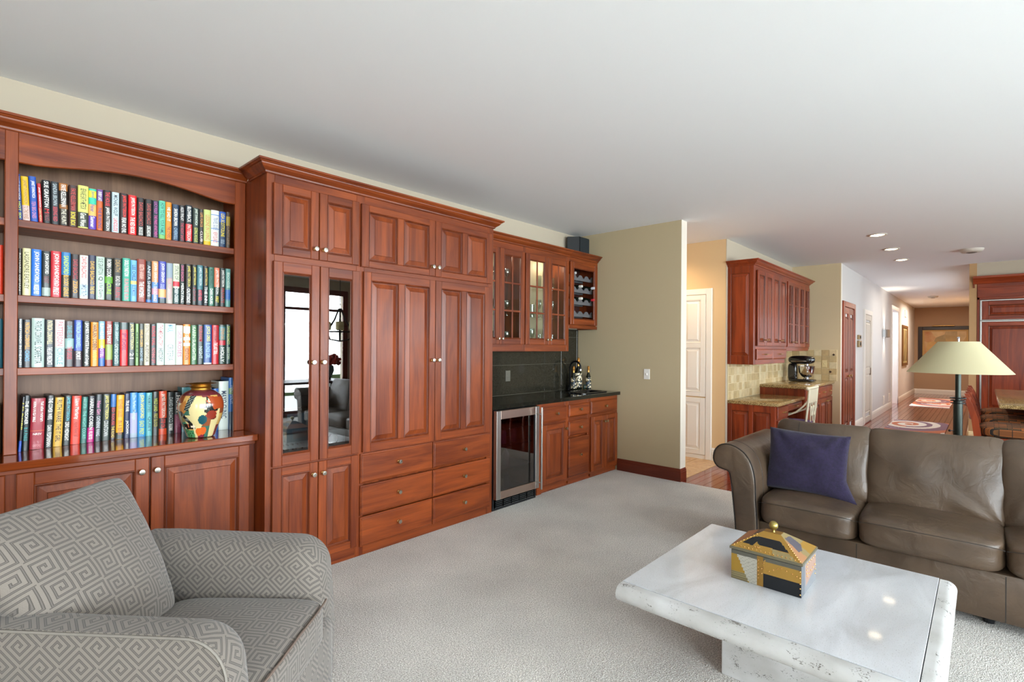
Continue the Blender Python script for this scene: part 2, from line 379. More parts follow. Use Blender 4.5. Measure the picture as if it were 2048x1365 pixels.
# carpet
CARPET, nt, p = nodes('carpet'); MATS['carpet'] = CARPET
tc = nn(nt, 'ShaderNodeTexCoord'); n1 = nn(nt, 'ShaderNodeTexNoise'); n1.inputs['Scale'].default_value = 150; n1.inputs['Detail'].default_value = 4; n1.inputs['Roughness'].default_value = .7
n2 = nn(nt, 'ShaderNodeTexNoise'); n2.inputs['Scale'].default_value = 2.2; n2.inputs['Detail'].default_value = 5
v1 = nn(nt, 'ShaderNodeTexVoronoi'); v1.inputs['Scale'].default_value = 190
for a in (n1, n2, v1): link(nt, tc, 'Object', a, 'Vector')
r1 = nn(nt, 'ShaderNodeValToRGB'); e = r1.color_ramp.elements; e[0].position = .36; e[0].color = (*lin('9a9288'), 1); e[1].position = .62; e[1].color = (*lin('fbf7f0'), 1)
link(nt, n1, 0, r1, 0)
mr = nn(nt, 'ShaderNodeMapRange'); mr.inputs[1].default_value = .3; mr.inputs[2].default_value = .7; mr.inputs[3].default_value = .84; mr.inputs[4].default_value = 1.08; link(nt, n2, 0, mr, 0)
vm = nn(nt, 'ShaderNodeVectorMath', operation='SCALE'); link(nt, r1, 0, vm, 0); link(nt, mr, 0, vm, 'Scale'); link(nt, vm, 0, p, 'Base Color')
p.inputs['Roughness'].default_value = 1; p.inputs['Sheen Weight'].default_value = .3
b = nn(nt, 'ShaderNodeBump'); b.inputs['Strength'].default_value = .9; b.inputs['Distance'].default_value = .006
ad = nn(nt, 'ShaderNodeMath', operation='ADD'); link(nt, v1, 'Distance', ad, 0); link(nt, n1, 0, ad, 1); link(nt, ad, 0, b, 'Height'); link(nt, b, 0, p, 'Normal')

bm = NB(); box(bm, -2.75, -4.05, -.12, 5.222, 3.82, 0); struct('floor_carpet', bm, CARPET)
bm = NB(); box(bm, 5.222, -4.05, -.12, 21.6, 5.0, -.012); wf = struct('floor_wood', bm, M('plank_joint', '2a0f0a', .6))
# planks one by one near the sofa, joined further off
random.seed(3); pw = .083; rows = [(2.372 - pw * (i + 1), 2.372 - pw * i) for i in range(41)]
boards = []
for j, (ya, yb) in enumerate(rows):
    x = 5.226 - random.random() * .9
    while x < 21.2:
        L = random.uniform(.7, 1.5); xa, xb = max(x, 5.226), x + L; x = xb
        if xb > 5.3: boards.append((xa, xb, ya, yb))
near = sorted(boards, key=lambda q: (q[0] ** 2 + (q[2] - 1.5) ** 2 * 3))[:290]; ns = set(near)
def plank_bm(bm, q):
    xa, xb, ya, yb = q; F = Fr((0, 0, 0), (1, 0, 0), (0, 0, 1))
    a, b, c, d = xa + .0008, xb - .0008, ya + .0008, yb - .0008
    lo = [bm.verts.new((x, y, -.011)) for x, y in ((a, c), (b, c), (b, d), (a, d))]; e = .0012
    hi = [bm.verts.new((x, y, 0)) for x, y in ((a + e, c + e), (b - e, c + e), (b - e, d - e), (a + e, d - e))]
    for i in range(4): bm.faces.new((lo[i], lo[(i + 1) % 4], hi[(i + 1) % 4], hi[i]))
    bm.faces.new(hi)
for q in near:
    bm = NB(); plank_bm(bm, q); finish('plank', bm, WFLOOR, wf)
# the far boards: one object, tone varied through the board's own place
WFAR = wood('floor_far_wood', '93402a', '641f14', 'x', rough=.16, coat=.5, vary=.01)
WFAR2 = wood('floor_far_wood_dark', '7a2e1e', '501810', 'x', rough=.16, coat=.5, vary=.01)
bm = NB()
for q in boards:
    if q in ns: continue
    k = len(bm.faces); plank_bm(bm, q); bm.faces.ensure_lookup_table(); mi = random.randrange(2)
    for f in bm.faces[k:]: f.material_index = mi
tag(finish('plank_field', bm, [WFAR, WFAR2], wf), kind='stuff')
# alcove tile floor
TAN = speckle('tan_floor_tile', ['c09468', 'd0a878', 'dcb888', 'caa070'], 30, .3, scale2=8)
bm = NB(); box(bm, 5.34, 2.375, -.02, 6.50, 4.62, -.004); af = struct('floor_alcove', bm, M('floor_grout', '9a8468', .9))
for i in range(4):
    for j in range(7):
        x0 = 5.345 + i * .32; y0 = 2.378 + j * .32
        bm = NB(); box(bm, x0 + .003, y0 + .003, -.004, min(x0 + .317, 6.485), y0 + .317, .002, .0015); finish('tile', bm, TAN, af)

bm = NB(); box(bm, -2.75, -4.05, CZ, 21.7, 5.0, CZ + .12); struct('ceiling', bm, CEILP)
bm = NB(); box(bm, -2.75, 3.70, 0, 5.345, 3.82, CZ); wm = struct('wall_bookcase_side', bm, WALLP)
# stub wall with its cherry baseboard
bm = NB(); box(bm, 5.215, 2.365, 0, 5.345, 3.70, CZ); struct('wall_khaki_stub', bm, [WALLG])
bm = NB(); box(bm, 5.2155, 2.3615, .13, 5.345, 2.365, CZ); struct('stub_end_plate', bm, M('cream_end_face', 'd8d0c2', .8))  # thin cream plate over the stub wall's end face
bm = NB(); box(bm, 5.345, 3.70, 0, 5.46, 4.62, CZ); struct('wall_alcove_left', bm, WALLT)
def baseboard(name, path, h=.135, t=.016, mat=WBASE, kind='structure'):
    bm = NB(); sweep(bm, path, [(0, 0), (t, 0), (t, h * .72), (t * .8, h * .76), (t * .85, h * .86), (t * .4, h * .95), (t * .3, h), (0, h)])
    o = finish(name, bm, mat); o['kind'] = kind; return o
baseboard('baseboard_khaki_wall', [(5.215, 3.12), (5.215, 2.365), (5.345, 2.365)][::-1] if False else [(5.215, 3.12), (5.215, 2.365), (5.345, 2.365)])
# rear wall behind the camera, with its window openings
def wall_with_openings(name, mat, axis, c0, c1, a0, a1, holes, parent=None):
    """boxes round rectangular holes; axis 'x': wall runs along x between y=c0..c1"""
    bm = NB(); hs = sorted(holes)
    def bx(u0, u1, z0, z1):
        if u1 - u0 < 1e-4 or z1 - z0 < 1e-4: return
        box(bm, u0, c0, z0, u1, c1, z1) if axis == 'x' else box(bm, c0, u0, z0, c1, u1, z1)
    u = a0
    for h0, h1, z0, z1 in hs:
        bx(u, h0, 0, CZ); bx(h0, h1, 0, z0); bx(h0, h1, z1, CZ); u = h1
    bx(u, a1, 0, CZ)
    return struct(name, bm, mat)
wall_with_openings('wall_window_side', WALLP, 'x', -4.05, -3.93, -2.75, 21.6, WINDOWS)
wall_with_openings('wall_left', WALLP, 'y', -2.75, -2.63, -3.93, 3.70, [LW])
def window_unit(name, F, u0, u1, z0, z1, transom=True):
    o = None; bm = NB(); t = .09
    for (a, b, c, d) in ((u0 - t, u0 + .02, z0 - t, z1 + t), (u1 - .02, u1 + t, z0 - t, z1 + t), (u0 + .02, u1 - .02, z1 - .02, z1 + t), (u0 + .02, u1 - .02, z0 - t, z0 + .02)): fbox(bm, F, a, b, c, d, 0, .03, .004)
    o = finish(name, bm, WBASE); o['kind'] = 'structure'
    bars = [((u0 + u1) / 2 - .025, (u0 + u1) / 2 + .025, z0 + .02, z1 - .02)]
    if transom: bars.append((u0 + .02, u1 - .02, z1 - .36, z1 - .31))
    for a, b, c, d in bars:
        g = NB(); fbox(g, F, a, b, c, d, -.05 if d - c > .2 else -.048, .01 if d - c > .2 else .012, .003); finish('window_frame', g, WBASE, o)
    g = NB(); fbox(g, F, u0 + .005, u1 - .005, z0 + .005, z1 - .005, -.075, -.07, 0); finish('pane', g, GLASS, o)
    return o
RF = Fr((0, -3.93, 0), (1, 0, 0), (0, 1, 0))
for i, wq in enumerate(WINDOWS): window_unit('window_%d' % (i + 1), RF, *wq)
window_unit('window_7', Fr((-2.63, 0, 0), (0, 1, 0), (1, 0, 0)), *LW)
bm = NB(); box(bm, -12, -30, -.4, 24, -4.05, -.15); struct('ground_lawn', bm, M('lawn', '5c7a3c', .9, var=.2, vscale=1.5))
bm = NB(); box(bm, -14, -30, -.4, -2.75, 6, -.15); struct('ground_terrace', bm, M('terrace', '9a948a', .9, var=.1))

# ------------------------------------------------------------------ alcove, kitchen nook and hall walls
bm = NB(); box(bm, 5.345, 4.62, 0, 6.62, 4.74, CZ); struct('wall_alcove_back', bm, WALLT)
bm = NB(); box(bm, 6.49, 2.36, 0, 6.60, 4.62, CZ, mi=1)
for f in bm.faces: f.material_index = 0
struct('wall_pantry', bm, WALLT)
bm = NB(); box(bm, 6.488, 2.352, 0, 9.47, 2.36, CZ); struct('wall_desk', bm, WALLP)
bm = NB(); box(bm, 9.47, 1.66, 0, 9.56, 2.352, CZ); struct('wall_nook_end', bm, M('nook_end_paint', 'c8b694', .85))
wall_with_openings('wall_hall_left', WALLW, 'x', 1.66, 1.78, 9.56, 21.3, [(15.6, 16.85, 0, 2.42)])
bm = NB(); box(bm, 15.4, 2.9, 0, 17.4, 3.0, CZ); box(bm, 15.4, 1.78, 0, 15.5, 2.9, CZ); box(bm, 17.3, 1.78, 0, 17.4, 2.9, CZ); struct('wall_side_room', bm, M('white_wall', 'f0f0f0', .8))
bm = NB(); box(bm, 21.3, -4.05, 0, 21.42, 1.78, CZ); struct('wall_hall_end', bm, WALLB)
wall_with_openings('wall_hall_right', M('tan_hall_paint', 'b89468', .85), 'x', .075, .165, 10.862, 21.3, [(11.8, 14.9, .8, 2.2)])
bm = NB(); box(bm, 10.862, -3.93, 2.465, 11.6, .075, CZ); struct('wall_soffit', bm, WALLP)
bm = NB(); box(bm, 11.6, -3.93, 0, 11.7, .075, CZ); struct('wall_kitchen_right', bm, WALLP)
baseboard('baseboard_hall_end', [(21.3, 1.66), (21.3, .165)], .15, .02, TRIMW)
for i, (a, b) in enumerate([((15.6, 1.66), (12.47, 1.66)), ((21.3, 1.66), (16.85, 1.66)), ((11.52, 1.66), (10.62, 1.66))]):
    baseboard('baseboard_hall_left_%d' % (i + 1), [b, a][::-1] if False else [b, a], .15, .018, TRIMW) if False else baseboard('baseboard_hall_left_%d' % (i + 1), [b, a] if b[0] < a[0] else [a, b], .15, .018, TRIMW)
baseboard('baseboard_hall_post', [(10.862, .165), (10.862, .075)], .14, .02, M('cream_trim', 'e4cfa0', .4))
baseboard('baseboard_hall_right', [(21.3, .165), (10.862, .165)], .14, .02, MATS['cream_trim'])
baseboard('baseboard_pantry', [(6.49, 2.52), (6.49, 2.36)], .16, .018, TRIMW)

# pantry doors (white, raised panels)
F = FY(6.49)
bm = NB()
for a, b, c, d in ((2.525, 2.60, 0, 2.185), (3.30, 3.375, 0, 2.185), (2.60, 3.30, 2.11, 2.185)): fbox(bm, F, a, b, c, d, 0, .022, .005)
fbox(bm, F, 2.60, 3.30, 0, .05, 0, .012, .002)
pd = struct('door_1', bm, TRIMW)
for (a, b) in ((2.605, 2.945), (2.955, 3.295)):
    door(F, a, b, .80, 2.105, pd, mat=TRIMW, matr=TRIMW, rows=[(.86, 1.43), (1.49, 2.045)], name='door_leaf', sw=.06)
    door(F, a, b, .055, .785, pd, mat=TRIMW, matr=TRIMW, name='door_leaf', sw=.06)
# cherry bifold door in the hall
F = FX(1.66)
bm = NB()
for a, b, c, d in ((9.565, 9.66, 0, 2.20), (10.50, 10.595, 0, 2.20), (9.66, 10.50, 2.11, 2.20)): fbox(bm, F, a, b, c, d, 0, .03, .006)
d2 = struct('door_2', bm, WK)
for a, b in ((9.665, 10.075), (10.085, 10.495)): door(F, a, b, .02, 2.105, d2, mat=WK, matr=WKX, rows=[(.2, .95), (1.05, 1.95)], name='door_leaf', sw=.08, rw=.1)
dome_knob(F, 9.98, .98, .02, d2, .025, BRASS); dome_knob(F, 10.17, .98, .02, d2, .025, BRASS)
# white pocket door
bm = NB()
for a, b, c, d in ((11.53, 11.62, 0, 2.18), (12.38, 12.47, 0, 2.18), (11.62, 12.38, 2.09, 2.18)): fbox(bm, F, a, b, c, d, 0, .03, .006)
d3 = struct('door_3', bm, TRIMW); o = door(F, 11.625, 12.375, .02, 2.085, d3, mat=M('grey_white_door', 'cfc8bc', .45), matr=MATS['grey_white_door'], rows=[(.2, .95), (1.05, 1.95)], name='door_leaf', sw=.1, rw=.1)
g = NB(); fbox(g, F, 12.24, 12.30, .92, 1.06, .02, .026, .002); finish('latch_plate', g, M('dark_bronze', '5a4630', .3, .8), d3)
# white casing post of the open doorway
bm = NB(); fbox(bm, F, 15.5, 15.6, 0, 2.52, 0, .02, .004); fbox(bm, F, 16.85, 16.95, 0, 2.52, 0, .02, .004); fbox(bm, F, 15.6, 16.85, 2.42, 2.52, 0, .02, .004); struct('trim_1', bm, TRIMW)
bm = NB(); box(bm, 16.846, 1.655, 0, 16.85, 1.785, 2.42); struct('trim_2', bm, TRIMW)
bm = NB(); fbox(bm, FX(1.66), 9.5, 9.56, 0, CZ, 0, .004, 0); struct('trim_3', bm, TRIMW)
# ------------------------------------------------------------------ cabinets along the main wall
CRP = lambda z: [(0, z), (.008, z), (.012, z + .004), (.014, z + .012), (.022, z + .018), (.036, z + .028), (.046, z + .040), (.048, z + .047), (.056, z + .049), (.060, z + .054), (.068, z + .057), (.068, z + .068), (0, z + .068)]
def crown(path, parent, z=2.434, mat=WX, name='crown_molding'):
    bm = NB(); sweep(bm, path, CRP(z)); return finish(name, bm, mat, parent)
# --- bookcase
bk = thing('bookcase', 'cherry bookcase with arched top, four rows of books and panelled doors below', 'bookcase', (.2, 3.45, 0))
YB = 3.412; F = FX(YB)
def arch_z(t):            # 0..1 across the opening
    if t < .06 or t > .94: return 2.292
    s = (t - .06) / .88
    return 2.292 + .050 * sin(pi * s) ** 1.25
def valance(u0, u1, o0, o1):
    bm = NB(); n = 36; top = 2.44
    pts = [(u0, 2.20), (o0, 2.20)] if False else []
    low = [(o0 + (o1 - o0) * i / n, arch_z(i / n)) for i in range(n + 1)]
    prev = None
    for (x, z) in low:
        cur = [bm.verts.new(F.p(x, z + .004, 0.0)), bm.verts.new(F.p(x, z, -.004)), bm.verts.new(F.p(x, z, -.02)), bm.verts.new(F.p(x, top, -.02)), bm.verts.new(F.p(x, top, 0))]
        if prev:
            for i in range(5): bm.faces.new((prev[i], cur[i], cur[(i + 1) % 5], prev[(i + 1) % 5]))
        else: bm.faces.new(cur)
        prev = cur
    bm.faces.new(prev[::-1])
    finish('arched_valance', bm, WX, bk)
valance(.199, 1.165, .199, 1.165); valance(-.90, .151, -.90, .151)
for a, b in ((.151, .199), (1.165, 1.226), (-.965, -.90)):
    bm = NB(); fbox(bm, F, a, b, .888, 2.44, -.02, 0, .003); finish('stile', bm, WV, bk)
bm = NB(); box(bm, -.96, 3.43, .888, -.94, 3.69, 2.44); finish('side_panel', bm, WV, bk)
bm = NB(); box(bm, .157, 3.433, .888, .177, 3.68, 2.44); finish('divider', bm, WV, bk)
bm = NB(); box(bm, 1.185, 3.433, .888, 1.225, 3.68, 2.44); finish('side_panel', bm, WV, bk)
bm = NB(); box(bm, -.94, 3.68, .888, 1.225, 3.695, 2.44); finish('back_panel', bm, WBACK, bk)
bm = NB(); box(bm, -.96, 3.433, 2.425, 1.226, 3.69, 2.44); finish('top_panel', bm, WX, bk)
SHELF = [(1.984, 2.022), (1.620, 1.656), (1.266, 1.303)]
for z0, z1 in SHELF:
    for a, b in ((.178, 1.184), (-.938, .156)):
        bm = NB(); loft(bm, FX(3.43), a, b, z0, z1, [(0, -.25), (0, -.003), (.003, 0)]); finish('shelf', bm, WX, bk)
bm = NB(); loft(bm, FX(3.19), -.97, 1.227, .850, .888, [(0, -.50), (0, -.004), (.004, 0)]); finish('counter', bm, wood('cherry_counter', CH_L, CH_D, 'x', rough=.12, coat=.6), bk)
bm = NB(); box(bm, -.96, 3.245, 0, 1.226, 3.69, .85); finish('base_body', bm, WV, bk)
F = FX(3.245); pieces('face_rail', F, ((-.96, 1.226, .826, .85), (-.96, 1.226, 0, .09)), 0, .012, WX, bk)
for a, b, k in ((.187, .690, .655), (.699, 1.191, .722), (-.355, .150, None), (-.88, -.365, None)):
    door(F, a, b, .10, .826, bk, knob=(k, .757) if k else None, sw=.06, rw=.06)
crown([(-1.0, 3.412), (1.228, 3.412)][::1], bk)
# --- tall cabinet
YT = 3.095
tl = thing('media_cabinet', 'tall cherry cabinet with glass doors, bifold doors and six drawers', 'cabinet', (2.17, 3.40, 0))
F = FX(YT)
bm = NB(); box(bm, 1.245, 3.115, .0, 1.845, 3.69, .705); finish('carcass', bm, WV, tl)
bm = NB(); box(bm, 1.245, 3.115, 1.925, 1.845, 3.69, 2.44); finish('carcass', bm, WV, tl)
bm = NB(); box(bm, 1.845, 3.115, 0, 3.10, 3.69, 2.44); finish('carcass', bm, WV, tl)
bm = NB(); box(bm, 1.228, 3.115, 0, 1.245, 3.695, 2.445); finish('side_panel', bm, WV, tl)
bm = NB(); box(bm, 3.10, 3.115, 0, 3.117, 3.695, 2.445); finish('side_panel', bm, WV, tl)
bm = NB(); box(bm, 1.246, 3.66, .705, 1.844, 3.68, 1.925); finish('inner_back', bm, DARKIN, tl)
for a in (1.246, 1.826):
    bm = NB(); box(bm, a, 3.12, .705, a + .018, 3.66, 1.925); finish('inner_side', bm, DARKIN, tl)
for z in (1.02, 1.20, 1.55):
    bm = NB(); box(bm, 1.266, 3.20, z, 1.824, 3.655, z + .008, .001); finish('glass_shelf', bm, GLASSW, tl)
pieces('face_frame', F, [(a, b, 0, 2.445) for a, b in ((1.228, 1.275), (1.815, 1.875), (3.05, 3.117))], -.02, 0, WV, tl)
pieces('face_rail', F, [(a, b, c, d) for a, b in ((1.275, 1.815), (1.875, 3.05)) for c, d in ((0, .085), (.68, .715), (1.915, 1.97), (2.36, 2.445))], -.02, 0, WX, tl)
door(F, 1.262, 1.541, 1.960, 2.384, tl, knob=(1.516, 2.025), sw=.052, rw=.048)
door(F, 1.546, 1.824, 1.960, 2.384, tl, knob=(1.575, 2.025), sw=.052, rw=.048)
door(F, 1.264, 1.549, .700, 1.921, tl, glass=SMOKE, knob=(1.505, 1.316), sw=.054, rw=.062)
door(F, 1.554, 1.830, .700, 1.921, tl, glass=SMOKE, knob=(1.572, 1.316), sw=.054, rw=.062)
door(F, 1.264, 1.545, .078, .690, tl, knob=(1.512, .616), sw=.054, rw=.048)
door(F, 1.549, 1.828, .078, .690, tl, knob=(1.577, .616), sw=.054, rw=.048)
door(F, 1.843, 2.470, 1.955, 2.380, tl, cols=2, knob=(2.440, 2.025), sw=.056, rw=.046, mid=.054)
door(F, 2.474, 3.078, 1.955, 2.380, tl, cols=2, knob=(2.492, 2.025), sw=.056, rw=.046, mid=.054)
door(F, 1.862, 2.474, .700, 1.925, tl, cols=2, knob=(2.446, 1.316), sw=.056, rw=.058, mid=.054)
door(F, 2.479, 3.060, .700, 1.925, tl, cols=2, knob=(2.500, 1.316), sw=.056, rw=.058, mid=.054)
for a, b, k in ((1.848, 2.462, 2.150), (2.468, 3.082, 2.778)):
    for c, d in ((.490, .690), (.272, .475), (.062, .262)): drawer(F, a, b, c, d, tl, knob=(k, (c + d) / 2 + .006))
crown([(1.228, 3.342), (1.228, 3.095), (3.116, 3.095), (3.116, 3.342)], tl, mat=WX)
bm = NB(); box(bm, 1.228, 3.095, 2.44, 3.116, 3.69, 2.447); finish('top_panel', bm, WX, tl)

# --- bar: wall cabinet with glass doors
F = FX(3.412)
bc = thing('bar_wall_cabinet', 'cherry wall cabinet with gridded glass doors above the black bar counter', 'cabinet', (3.88, 3.55, 1.377))
bm = NB(); box(bm, 3.118, 3.432, 1.377, 3.136, 3.695, 2.44); finish('side_panel', bm, WV, bc)
bm = NB(); box(bm, 4.622, 3.432, 1.377, 4.640, 3.695, 2.44); finish('side_panel', bm, WV, bc)
bm = NB(); box(bm, 3.136, 3.432, 1.40, 4.622, 3.69, 1.42); finish('bottom_panel', bm, WX, bc)
bm = NB(); box(bm, 3.136, 3.432, 2.38, 4.622, 3.69, 2.40); finish('top_panel', bm, WX, bc)
bm = NB(); box(bm, 3.136, 3.68, 1.42, 4.622, 3.695, 2.38); finish('back_panel', bm, M('pale_cabinet_back', 'cabd9c', .6), bc)
bm = NB(); box(bm, 3.872, 3.432, 1.42, 3.888, 3.68, 2.38); finish('divider', bm, WV, bc)
for z in (1.73, 2.05):
    for a, b in ((3.14, 3.868), (3.892, 4.618)):
        bm = NB(); box(bm, a, 3.46, z, b, 3.675, z + .008); finish('glass_shelf', bm, GLASS, bc)
pieces('face_frame', F, [(a, b, 1.377, 2.445) for a, b in ((3.118, 3.16), (3.862, 3.898), (4.598, 4.640))], -.02, 0, WV, bc)
pieces('face_rail', F, [(a, b, c, d) for a, b in ((3.16, 3.862), (3.898, 4.598)) for c, d in ((1.377, 1.452), (2.35, 2.445))], -.02, 0, WX, bc)
for a, b, k in ((3.150, 3.507, 3.485), (3.512, 3.869, 3.535), (3.889, 4.246, 4.222), (4.251, 4.604, 4.272)):
    door(F, a, b, 1.447, 2.372, bc, glass=GLASS, grid=(2, 3), knob=(k, 1.50), sw=.056, rw=.056, kr=.013)
crown([(3.118, 3.412), (4.640, 3.412)], bc)
# --- wine rack cabinet
wr = thing('wine_rack_cabinet', 'small open cherry wall cabinet holding black scalloped wine racks', 'cabinet', (4.93, 3.55, 1.635))
bm = NB(); box(bm, 4.642, 3.432, 1.635, 4.66, 3.69, 2.44); finish('side_panel', bm, WV, wr)
bm = NB(); box(bm, 5.195, 3.432, 1.635, 5.213, 3.69, 2.44); finish('side_panel', bm, WV, wr)
bm = NB(); box(bm, 4.66, 3.432, 1.66, 5.195, 3.69, 1.68); finish('bottom_panel', bm, WX, wr)
bm = NB(); box(bm, 4.66, 3.66, 1.68, 5.195, 3.69, 2.42); finish('back_panel', bm, M('dark_red_back', '3a1a12', .6), wr)
bm = NB(); box(bm, 4.66, 3.432, 2.40, 5.195, 3.66, 2.42); finish('top_panel', bm, WX, wr)
door(F, 4.650, 5.185, 1.680, 2.385, wr, sw=.056, rw=.060, hollow=True)
pieces('face_rail', F, ((4.642, 5.213, 1.635, 1.672), (4.642, 5.213, 2.388, 2.445)), -.02, 0, WX, wr)
crown([(4.642, 3.412), (5.213, 3.412)], wr)
for z in (1.79, 1.93, 2.07, 2.21):
    for y in (3.46, 3.60):
        bm = NB(); n = 32; top = []
        for i in range(n + 1):
            x = 4.68 + .50 * i / n; t = (i / n * 4) % 1
            top.append((x, z + .052 - .034 * max(0, sin(pi * ((t - .2) / .6))) if .2 < t < .8 else z + .052))
        prism(bm, [(4.68, y, z - .012)] + [(x, y, zz) for x, zz in top] + [(5.18, y, z - .012)], (0, .012, 0)); finish('rack', bm, M('black_rack', '606062', .5), wr)
# bottles lying in the racks
for i, (x, z, c) in enumerate([(4.745, 2.21, 'b0b0b0'), (4.87, 2.07, 'd8d4cc'), (5.12, 2.07, 'c8ccd4'), (4.87, 1.93, 'e0ddd4'), (5.12, 1.93, 'c03038')]):
    nm = ['grey', 'cream', 'silver', 'white', 'red'][i]; row = {2.21: 'top', 2.07: 'second', 1.93: 'third'}[z]
    t = thing('wine_bottle', f'wine bottle with {nm} capsule lying in the {row} rack row', 'bottle', (x, 3.53, z + .03), group='wine bottles in the rack')
    bm = NB(); lathe(bm, [(.036, .12), (.037, .0), (.034, -.02), (.016, -.07), (.0145, -.11)], (x, 3.53, z + .055), (0, 1, 0), 16); finish('body', bm, M('bottle_glass', '10160f', .1), t, 50)
    bm = NB(); lathe(bm, [(.0150, -.09), (.0152, -.135), (.013, -.138)], (x, 3.53, z + .055), (0, 1, 0), 14); finish('capsule', bm, M('capsule_' + nm, c, .35), t, 50)

# --- bar base cabinet
F = FX(3.13)
bb = thing('bar_base_cabinet', 'cherry base cabinet with drawers and panelled doors under the black granite', 'cabinet', (4.5, 3.40, 0))
bm = NB(); box(bm, 3.76, 3.15, .0, 5.213, 3.68, .77); finish('carcass', bm, WV, bb)
pieces('face_frame', F, [(a, b, .05, .874) for a, b in ((3.76, 3.83), (4.20, 4.262), (4.604, 4.664), (5.178, 5.213))], -.02, 0, WV, bb)
bm = NB(); fbox(bm, F, 3.76, 3.83, 0, .05, -.02, 0, .002); finish('face_frame', bm, WV, bb)
pieces('face_rail', F, [(a, b, c, d) for a, b in ((3.83, 4.20), (4.262, 4.604), (4.664, 5.178)) for c, d in ((.02, .10), (.66, .70), (.82, .874))], -.02, 0, WX, bb)
drawer(F, 3.822, 4.210, .686, .828, bb, knob=(4.04, .765)); door(F, 3.822, 4.210, .085, .662, bb, knob=(4.185, .60), sw=.058, rw=.05)
drawer(F, 4.254, 4.615, .706, .832, bb, knob=(4.44, .775)); drawer(F, 4.254, 4.615, .508, .660, bb, knob=(4.44, .588)); drawer(F, 4.254, 4.615, .082, .486, bb, knob=(4.44, .30))
drawer(F, 4.654, 5.192, .694, .836, bb, knob=(4.93, .77))
door(F, 4.654, 4.920, .075, .668, bb, knob=(4.900, .60), sw=.05, rw=.05); door(F, 4.925, 5.190, .075, .668, bb, knob=(4.948, .60), sw=.05, rw=.05)
# --- counter and tiled backsplash
SX0, SX1, SY0, SY1 = 4.62, 5.06, 3.20, 3.44
bm = NB()
def cslab(a, b, c, d): box(bm, a, c, .876, b, d, .913)
cslab(3.118, SX0, 3.09, 3.692); cslab(SX1, 5.214, 3.09, 3.692); cslab(SX0, SX1, 3.09, SY0); cslab(SX0, SX1, SY1, 3.692)
ct = finish('bar_counter', bm, GRANB); tag(ct, 'polished black granite counter of the wet bar', 'countertop')
bm = NB(); box(bm, 3.12, 3.692, .913, 5.214, 3.6995, 1.64); bs = struct('wall_bar_backsplash', bm, M('pale_grout', '7a7668', .9))
xs = [3.122, 3.292, 3.607, 3.922, 4.237, 4.552, 4.867, 5.182, 5.213]; zs = [.914, 1.229, 1.544, 1.638]
for a, b in zip(xs, xs[1:]):
    for c, d in zip(zs, zs[1:]):
        bm = NB(); fbox(bm, FX(3.692), a + .001, b - .001, c + .001, d - .001, 0, .006, .0012); finish('tile', bm, TILEB, bs)
def plate(F, u, z, label, parent=None, col=TRIMW, w=.035, h=.057, kindc='outlet', n=0):
    t = thing(kindc.replace(' ', '_'), label, kindc, F.p(u, z - h, n))
    bm = NB(); fbox(bm, F, u - w, u + w, z - h, z + h, n, n + .006, .002); finish('plate', bm, col, t)
    bm = NB()
    if 'switch' in kindc: fbox(bm, F, u - .006, u + .006, z - .012, z + .012, n + .006, n + .014, .002)
    else: fbox(bm, F, u - .016, u + .016, z - .034, z - .006, n + .006, n + .009, .002); fbox(bm, F, u - .016, u + .016, z + .006, z + .034, n + .006, n + .009, .002)
    finish('toggle' if 'switch' in kindc else 'socket', bm, col, t); return t
plate(FX(3.686), 3.94, 1.115, 'grey outlet on the black tile behind the bar counter', col=M('grey_plate', '5c594e', .4))
plate(FY(5.215), 2.755, 1.128, 'white light switch on the bare khaki stub wall', kindc='light switch')
# --- beverage fridge
fr = thing('beverage_fridge', 'stainless framed glass-door drinks fridge beside the tall cabinet', 'refrigerator', (3.43, 3.40, 0))
bm = NB(); box(bm, 3.130, 3.10, .02, 3.148, 3.66, .868); box(bm, 3.692, 3.10, .02, 3.71, 3.66, .868); box(bm, 3.148, 3.64, .02, 3.692, 3.66, .868); box(bm, 3.148, 3.10, .85, 3.692, 3.64, .868); box(bm, 3.148, 3.10, .02, 3.692, 3.64, .11); finish('body', bm, BLACKP, fr)
F = FX(3.09); D0, D1 = 3.128, 3.698
bm = NB()
for a, b, c, d in ((D0, D0 + .052, .105, .868), (D1 - .052, D1, .105, .868)): fbox(bm, F, a, b, c, d, 0, .042, .003)
for a, b, c, d in ((D0 + .052, D1 - .052, .105, .172), (D0 + .052, D1 - .052, .795, .868)): fbox(bm, F, a, b, c, d, 0, .0415, .003, 1)
fdoor = finish('door', bm, [STEEL, M('brushed_steel_rail', 'c0aca0', .28, 1)], fr)
bm = NB(); fbox(bm, F, D0 + .054, D1 - .054, .174, .793, .02, .030, 0); finish('glass_pane', bm, DSMOKE, fdoor)
bm = NB(); fbox(bm, F, D1 - .066, D1 - .053, .174, .793, .030, .034, 0); finish('gasket', bm, BLACKP, fdoor)
bm = NB(); tube(bm, [(3.655, 2.985, .11), (3.655, 2.985, .865)], .010, 12); tube(bm, [(3.655, 2.985, .80), (3.655, 3.05, .80)], .006, 8); tube(bm, [(3.655, 2.985, .17), (3.655, 3.05, .17)], .006, 8); finish('handle', bm, STEEL, fdoor, 50)
bm = NB(); fbox(bm, FX(3.10), 3.13, 3.71, .0, .10, -.02, 0, .002); finish('toe_grille', bm, BLACKP, fr)
for i in range(5):
    for j in range(4):
        bm = NB(); a = 3.165 + i * .105; fbox(bm, FX(3.10), a, a + .09, .022 + j * .016, .030 + j * .016, 0, .006, .001); finish('grille_slat', bm, M('grille', '2c2e30', .4), fr)
for z in (.33, .53, .68):
    bm = NB(); box(bm, 3.15, 3.13, z, 3.69, 3.62, z + .008); finish('wire_shelf', bm, M('shelf_grey', '55585a', .4), fr)
